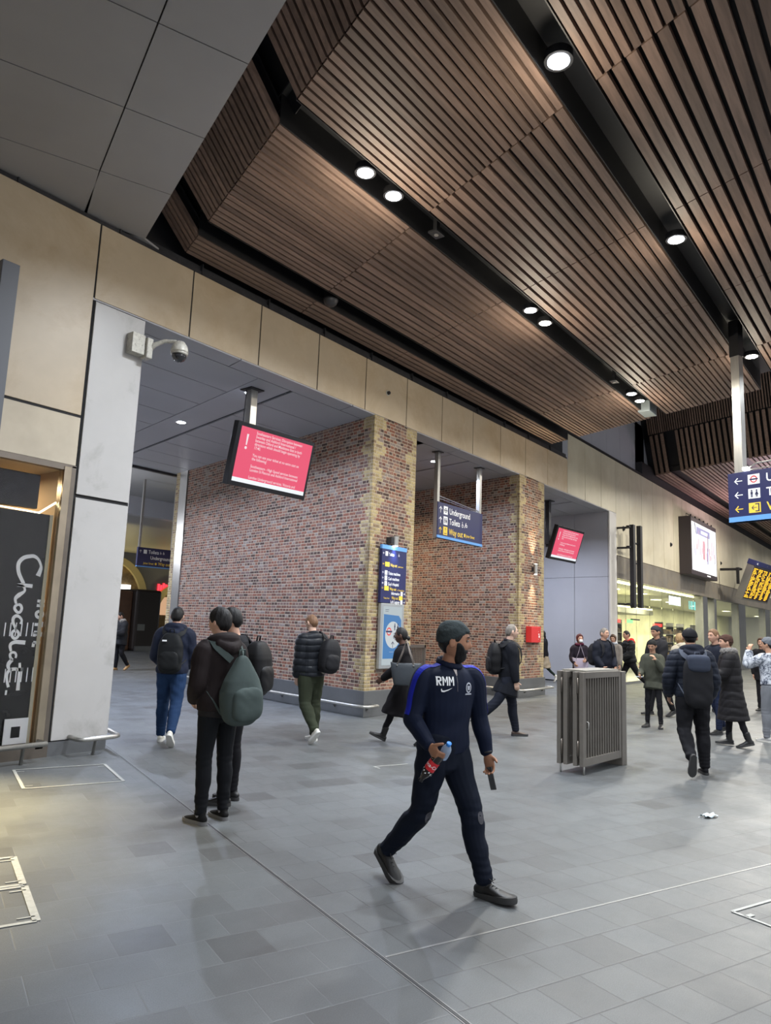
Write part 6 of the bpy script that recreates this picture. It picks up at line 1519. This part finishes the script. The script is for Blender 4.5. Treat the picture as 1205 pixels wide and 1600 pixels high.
# tote bag
def tote(J, label, c, size, yaw_, col, strapc):
    t = empty('shoulder_bag', c, yaw_, label, 'bag'); w_, d, h = size
    vs = []
    for z, sx, sy in ((-h/2, .72, 1.0), (-h/2+.02, .78, 1.05), (0, .92, .95), (h/2-.01, 1.05, .55), (h/2, 1.04, .45)):
        for a in np.linspace(0, 2*PI, 25)[:-1]:
            ca, sa = math.cos(a), math.sin(a); vs.append((math.copysign(abs(ca)**.5, ca)*w_/2*sx, math.copysign(abs(sa)**.5, sa)*d/2*sy, z+(.02*abs(ca)**3 if z > 0 else 0)))
    fs = [(i*24+k, i*24+(k+1) % 24, (i+1)*24+(k+1) % 24, (i+1)*24+k) for i in range(4) for k in range(24)]+[tuple(range(23, -1, -1)), tuple(96+k for k in range(24))]
    MB().add(vs, fs).build('bag', col, t, smooth=True, bevel=0)
    for s_ in (-1, 1): MB().tube([(-w_*.28, s_*d*.22, h/2-.01), (-w_*.12, s_*d*.2, h/2+.16), (0, s_*.01, h/2+.33), (w_*.12, s_*d*.2, h/2+.16), (w_*.28, s_*d*.22, h/2-.01)], .008, 8).build('strap', strapc, t, smooth=True)
    for x_ in (-w_*.28, w_*.28): MB().lathe([(.014, -.006), (.014, .006)], (x_, -d*.3, h/2-.02), 12).build('ring', M_steel, t)
    return t
Jk = P6['arms']['L']; p = P6['M'] @ Vector(P6['S'](P6['spine'](-.03, .30, .10)))
pb_ = CAM+(ray(634, 1054).normalized())*((p-CAM).length-.10)
tote(P6, 'large dark grey leather shoulder bag carried by the person in the long black coat', tuple(pb_), (.42, .15, .29), yawrf(.97, -.25), mat('slate_leather', (.032, .038, .045), .4, 0, 8, .15, .1), mat('taupe_strap', (.20, .17, .15), .5))
# ------------------------------------------------------------------ man in black overcoat walking right
P7 = person('grey-haired person in a black overcoat striding right past the second brick pier', ('L', 806, 1150), (.98, .12), H=1.75, lean=.03, hy=.0, legR=(-.52, .02, .35, .55), legL=(.22, .02, .05, 0), armR=(.05, .10, .12, .0), armL=(-.05, .12, .3, 0), toe=.03, skin='pale', hair=('receding', 'grey'), top=cloth('black_overcoat', (.010, .011, .015), .85, .4), bulk=.034, hem=-.26, coat=.7, collar=cloth('black_overcoat', (.010, .011, .015)), trousers=cloth('navy_suit', (.012, .014, .022), .85, .4), tr=1.1, shoes=mat('brown_leather', (.05, .03, .022), .4), sole=S_sole, vox=.008, seed=8)
backpack(P7, 'black backpack on the grey-haired person in the overcoat', (.10, .15, .25), cloth('pack_black2', (.010, .010, .011), .55, .4), dz=.27, style='round')
# ------------------------------------------------------------------ crowd at the right
P8 = person('person in a flat cap and dark quilted jacket walking away with a large backpack', ('R', 1102, 1210), (.12, 1), H=1.76, wid=1.08, lean=.04, hy=-.1, legR=(.02, .05, .05, 0), legL=(-.10, .07, .80, 1.25), armR=(-.05, .30, .5, .1), armL=(-.05, .34, .5, .1), toe=.04, skin='tan', hair=('crop', 'black'), hat=('cap', C_black), face=0, top=cloth('blue_black_jacket', (.014, .017, .026), .5, .4), bulk=.040, hem=-.04, puff=(.075, .008), hood=cloth('hood_navy', (.012, .014, .022), .8, .5), trousers=C_black, tr=1.18, crotch=-.12, shoes=C_black, sole=S_sole, vox=.007, seed=9)
backpack(P8, 'tall black rolltop backpack with a slate grey flap on the person in the flat cap', (.10, .165, .31), cloth('pack_fade', (.015, .015, .017), .8, .5), strap=cloth('slate_strap', (.075, .085, .11), .7), dz=.16, style='box', pocket=False, flap=cloth('slate_flap', (.040, .048, .070), .7, .2))
P9 = person('person in a short grey green blazer and black trousers holding a hand to the face', ('R', 1012, 1136), (-.55, -.75), H=1.56, wid=.95, lean=.02, hy=.0, hp=.30, legR=(.05, .06, .03, 0), legL=(.08, .10, .06, 0), armR=(.25, .15, 1.0, .1), armL=(.55, .25, 2.1, .45), toe=.2, skin='tan', hair=('short', 'brown'), hat=('beanie', cloth('dark_wool_hat', (.02, .02, .02), .9)), top=cloth('grey_green_tweed', (.055, .058, .045), .85, .3, 40), bulk=.020, hem=-.16, coat=.6, trousers=C_black, tr=.82, shoes=mat('black_flat', (.015, .015, .015), .4), sole=S_sole, vox=.009, seed=10)
P10 = person('person in a black puffer with a red hood lining striding left', ('R', 1004, 1108), (-.97, -.1), H=1.80, lean=.08, hy=.05, hp=.12, legR=(.42, .03, .15, 0), legL=(-.52, .03, .35, .7), armR=(.3, .15, .9, .2), armL=(.2, .15, .9, .2), skin='light', hair=('crop', 'black'), top=cloth('black_down', (.012, .013, .014), .5, .3), bulk=.055, hem=-.05, puff=(.11, .010), hood=cloth('red_lining', (.55, .015, .015), .8, .3), trousers=C_black, tr=.95, shoes=S_black, sole=S_wsole, vox=.010, seed=11)
P10['root'].location = at(985, 1085, 'z', 0)
P11 = person('grey-cropped person in a navy coat standing behind the folded gates', ('L', 950, 1112), (.35, -.94), H=1.76, lean=.0, hy=.3, skin='light', hair=('crop', 'grey'), top=cloth('dark_navy_coat', (.010, .012, .020), .8, .4), bulk=.035, hem=-.2, coat=.5, trousers=C_black, shoes=S_black, sole=S_sole, vox=.010, seed=12, armR=(.1, .2, .6, .3), armL=(.1, .2, .6, .3), collar=cloth('dark_navy_coat', (.010, .012, .020)))
backpack(P11, 'black backpack on the grey-cropped person behind the gates', (.12, .16, .24), C_black2, dz=.25, dy=-.02)
P12 = person('auburn-haired person in a white face mask standing by the grey recess wall', ('L', 912, 1096), (-.2, -.98), H=1.60, wid=.92, hy=.35, skin='light', hair=('bob', 'auburn'), top=cloth('plum_black_coat', (.018, .014, .022), .8, .4), bulk=.025, hem=-.30, coat=.5, scarf=cloth('burgundy_scarf', (.07, .012, .03)), trousers=C_black, shoes=S_black, sole=S_sole, vox=.010, seed=13, armL=(.2, .2, 1.2, .3), armR=(.1, .2, .9, .3))
mb = Blob(); mb.ellipsoid(P12['at_head'](.085, 0, -.045), (.028, .045, .040), M=P12['HM'], n=20)
q_ = MB().add(mb.v, mb.f).build('face_mask', mat('mask_white', (.75, .77, .8), .8), P12['root'], smooth=True)
p = P12['M'] @ Vector(P12['S'](P12['spine'](.20, .02, .04)))
tote(P12, 'lilac shoulder bag of the masked person by the recess wall', tuple(p), (.38, .13, .28), P12['root'].rotation_euler.z+PI/2, mat('lilac_bag', (.30, .26, .34), .6), mat('lilac_strap', (.22, .19, .25), .6))
P13 = person('person in a black jacket and beige skirt disappearing behind the second pier', ('L', 868, 1064), (-.99, .1), H=1.68, wid=.95, lean=.04, legR=(-.35, .02, .35, .9), legL=(.3, .02, .1, 0), hair=('long', 'black'), top=C_black, bulk=.035, hem=-.05, trousers=cloth('dark_green_tights', (.02, .03, .025)), tr=.7, shoes=S_white, sole=S_wsole, vox=.011, seed=14)
P13['root'].location = at(850, 1066, 'z', 0)
sb = Blob(); sb.loft([P13['S']((0, 0, -.42)), P13['S']((0, 0, -.2)), P13['S']((0, 0, .05))], [(.20, .24), (.19, .19), (.16, .12)], lat=(0, 1, 0), cap=.1); remesh(sb, 'skirt', cloth('beige_skirt', (.30, .25, .18)), P13['root'], .011, 2, folds(.008, 30))
P14 = person('tall person in a dark beanie and black hooded coat behind the blazer wearer', ('L', 1052, 1120), (-.93, -.3), H=1.83, lean=.03, hp=.15, hy=.1, legR=(.2, .03, .1, 0), legL=(-.2, .03, .2, .3), skin='tan', hat=('beanie', cloth('charcoal_beanie', (.03, .032, .038), .9, .6, 60)), hair=('crop', 'black'), top=C_black2, bulk=.045, hem=-.08, hood=C_black2, trousers=C_black, tr=1.05, shoes=S_black, sole=S_sole, vox=.010, seed=15, armR=(.2, .2, .7, .2), armL=(.2, .2, .7, .2))
P15 = person('short-haired person in a dark navy top and jeans beside the flat cap wearer', ('L', 1124, 1148), (-.55, -.2), H=1.80, lean=.04, hy=.0, hp=.05, legR=(-.15, .03, .15, .2), legL=(.15, .03, .05, 0), skin='light', hair=('short', 'ginger'), top=cloth('navy_knit', (.014, .017, .028), .85, .5), bulk=.028, hem=-.06, collar=C_black, trousers=cloth('navy_jeans', (.014, .020, .045), .85, .4), tr=.98, shoes=S_black, sole=S_sole, vox=.009, seed=16, armL=(.1, .15, .9, .25), armR=(.1, .2, .9, .2))
P16 = person('person in a long black quilted coat with grey fur collar and brown knitted hat', ('L', 1170, 1170), (-.88, .35), H=1.68, lean=.05, hy=.2, legR=(.12, .03, .10, 0), legL=(-.18, .03, .15, .25), skin='light', hat=('beanie', cloth('brown_knit', (.060, .032, .025), .9, .8, 60)), hair=('short', 'brown'), top=cloth('long_quilt', (.014, .013, .014), .55, .3), bulk=.050, hem=-.52, coat=1.2, puff=(.12, .008), fur=cloth('grey_fur', (.20, .19, .18), .95, .8, 60), trousers=C_black, tr=.8, shoes=S_black, sole=S_sole, boot=True, vox=.008, seed=17, armL=(.35, .15, 1.0, .0), armR=(.4, .15, 1.1, .0))
camo = mat('camo_fleece', (.30, .32, .36), .9, 0, 22, .0, .5, 40)
_t = camo.node_tree; _g = G(_t); _tc = _g.n('ShaderNodeTexCoord'); _n = _g.noise(_tc.outputs['Object'], 13, 3, .5, 1.0)
_g.l(_g.ramp(_n, [(0.42, (.50, .53, .58)), (0.50, (.12, .14, .18)), (0.56, (.45, .48, .54)), (.62, (.05, .06, .09))], 'CONSTANT'), _t.nodes['Principled BSDF'].inputs['Base Color'])
P17 = person('person in a pale patterned fleece, grey joggers and grey beanie with a raised hand', ('L', 1199, 1160), (-.35, .9), H=1.68, lean=.03, hy=.5, legR=(-.1, .04, .2, .3), legL=(.1, .04, .1, 0), skin='tan', hat=('beanie', cloth('mid_grey_knit', (.12, .13, .15), .9, .6, 60)), hair=('short', 'black'), top=camo, bulk=.040, hem=-.02, trousers=cloth('grey_jogger', (.19, .20, .22), .9, .3), tr=1.12, shoes=mat('grey_trainer', (.35, .35, .35), .6), sole=S_wsole, vox=.009, seed=18, armL=(1.1, .35, 2.0, .3), armR=(.2, .2, .6, .1))
P18 = person('dark-haired person seen between the flat cap and the short-haired head', ('L', 1118, 1112), (.9, -.3), H=1.72, hy=.2, skin='tan', hair=('bob', 'black'), top=C_black, bulk=.03, trousers=C_black, shoes=S_black, sole=S_sole, vox=.011, seed=19)
P19 = person('fair-haired person in a cream hooded jacket behind the flat cap wearer', ('L', 1062, 1110), (-.3, .9), H=1.70, hy=.2, skin='light', hair=('bob', 'blond'), top=cloth('cream_jacket', (.42, .38, .30)), bulk=.045, hood=cloth('cream_jacket', (.42, .38, .30)), trousers=cloth('slate_jeans', (.05, .06, .08)), shoes=S_white, sole=S_wsole, vox=.011, seed=20, face=0)
P20 = person('person in a pale patterned scarf and coat between the navy coat and the red hood', ('L', 966, 1086), (-.7, -.7), H=1.62, hy=.2, hp=.2, skin='light', hair=('bob', 'brown'), top=cloth('stone_coat', (.22, .20, .18)), bulk=.03, hem=-.3, coat=.5, scarf=camo, trousers=C_black, shoes=S_black, sole=S_sole, vox=.011, seed=21)
P21 = person('brown-haired person in a dark coat at the right edge of the crowd', ('L', 1203, 1112), (-.6, -.6), H=1.68, hy=.1, skin='light', hair=('long', 'brown'), top=C_black, bulk=.035, hem=-.2, coat=.5, trousers=C_black, shoes=S_black, sole=S_sole, vox=.011, seed=22)
# left passage, far
P22 = person('person in a dark fur-hooded parka and tan boots partly hidden behind the pale pillar', ('R', 180, 1047), (-.5, -.85), H=1.74, lean=.08, hy=-.3, hp=.4, legR=(.05, .05, .1, 0), legL=(-.15, .05, .25, .5), hair=('short', 'black'), top=cloth('parka', (.018, .019, .022)), bulk=.055, hem=-.16, coat=.7, fur=cloth('pale_fur', (.28, .27, .25), .95, .8, 60), trousers=C_black, tr=1.05, shoes=mat('tan_boot', (.30, .17, .06), .6), sole=mat('tan_sole', (.2, .12, .05), .6), boot=True, vox=.010, seed=23, armR=(.3, .15, 1.2, .4), armL=(.3, .15, 1.2, .4))
P23 = person('fair-haired person in a black coat over a white shirt by the dark kiosk', ('L', 214, 1011), (-.1, -1), H=1.74, hair=('long', 'blond'), top=C_black, bulk=.03, hem=-.2, coat=.5, trousers=C_black, shoes=S_black, sole=S_wsole, vox=.012, seed=24)
sb = Blob(); sb.loft([P23['S'](P23['spine'](.13, 0, .05)), P23['S'](P23['spine'](.135, 0, .45))], [(.09, .03), (.06, .03)], lat=(0, 1, 0)); remesh(sb, 'shirt', mat('white_shirt', (.6, .6, .58), .8), P23['root'], .012, 1)
p = P9['M'] @ Vector(P9['S'](P9['arms']['R'][2]+P9['arms']['R'][4]*.10)); t = empty('mobile_phone', p, .3, 'pale phone in the lowered hand of the person in the grey green blazer', 'phone'); MB().box(-.035, .035, -.07, .07, -.005, .005).build('case', mat('pale_phone', (.45, .5, .6), .3), t, bevel=.003)
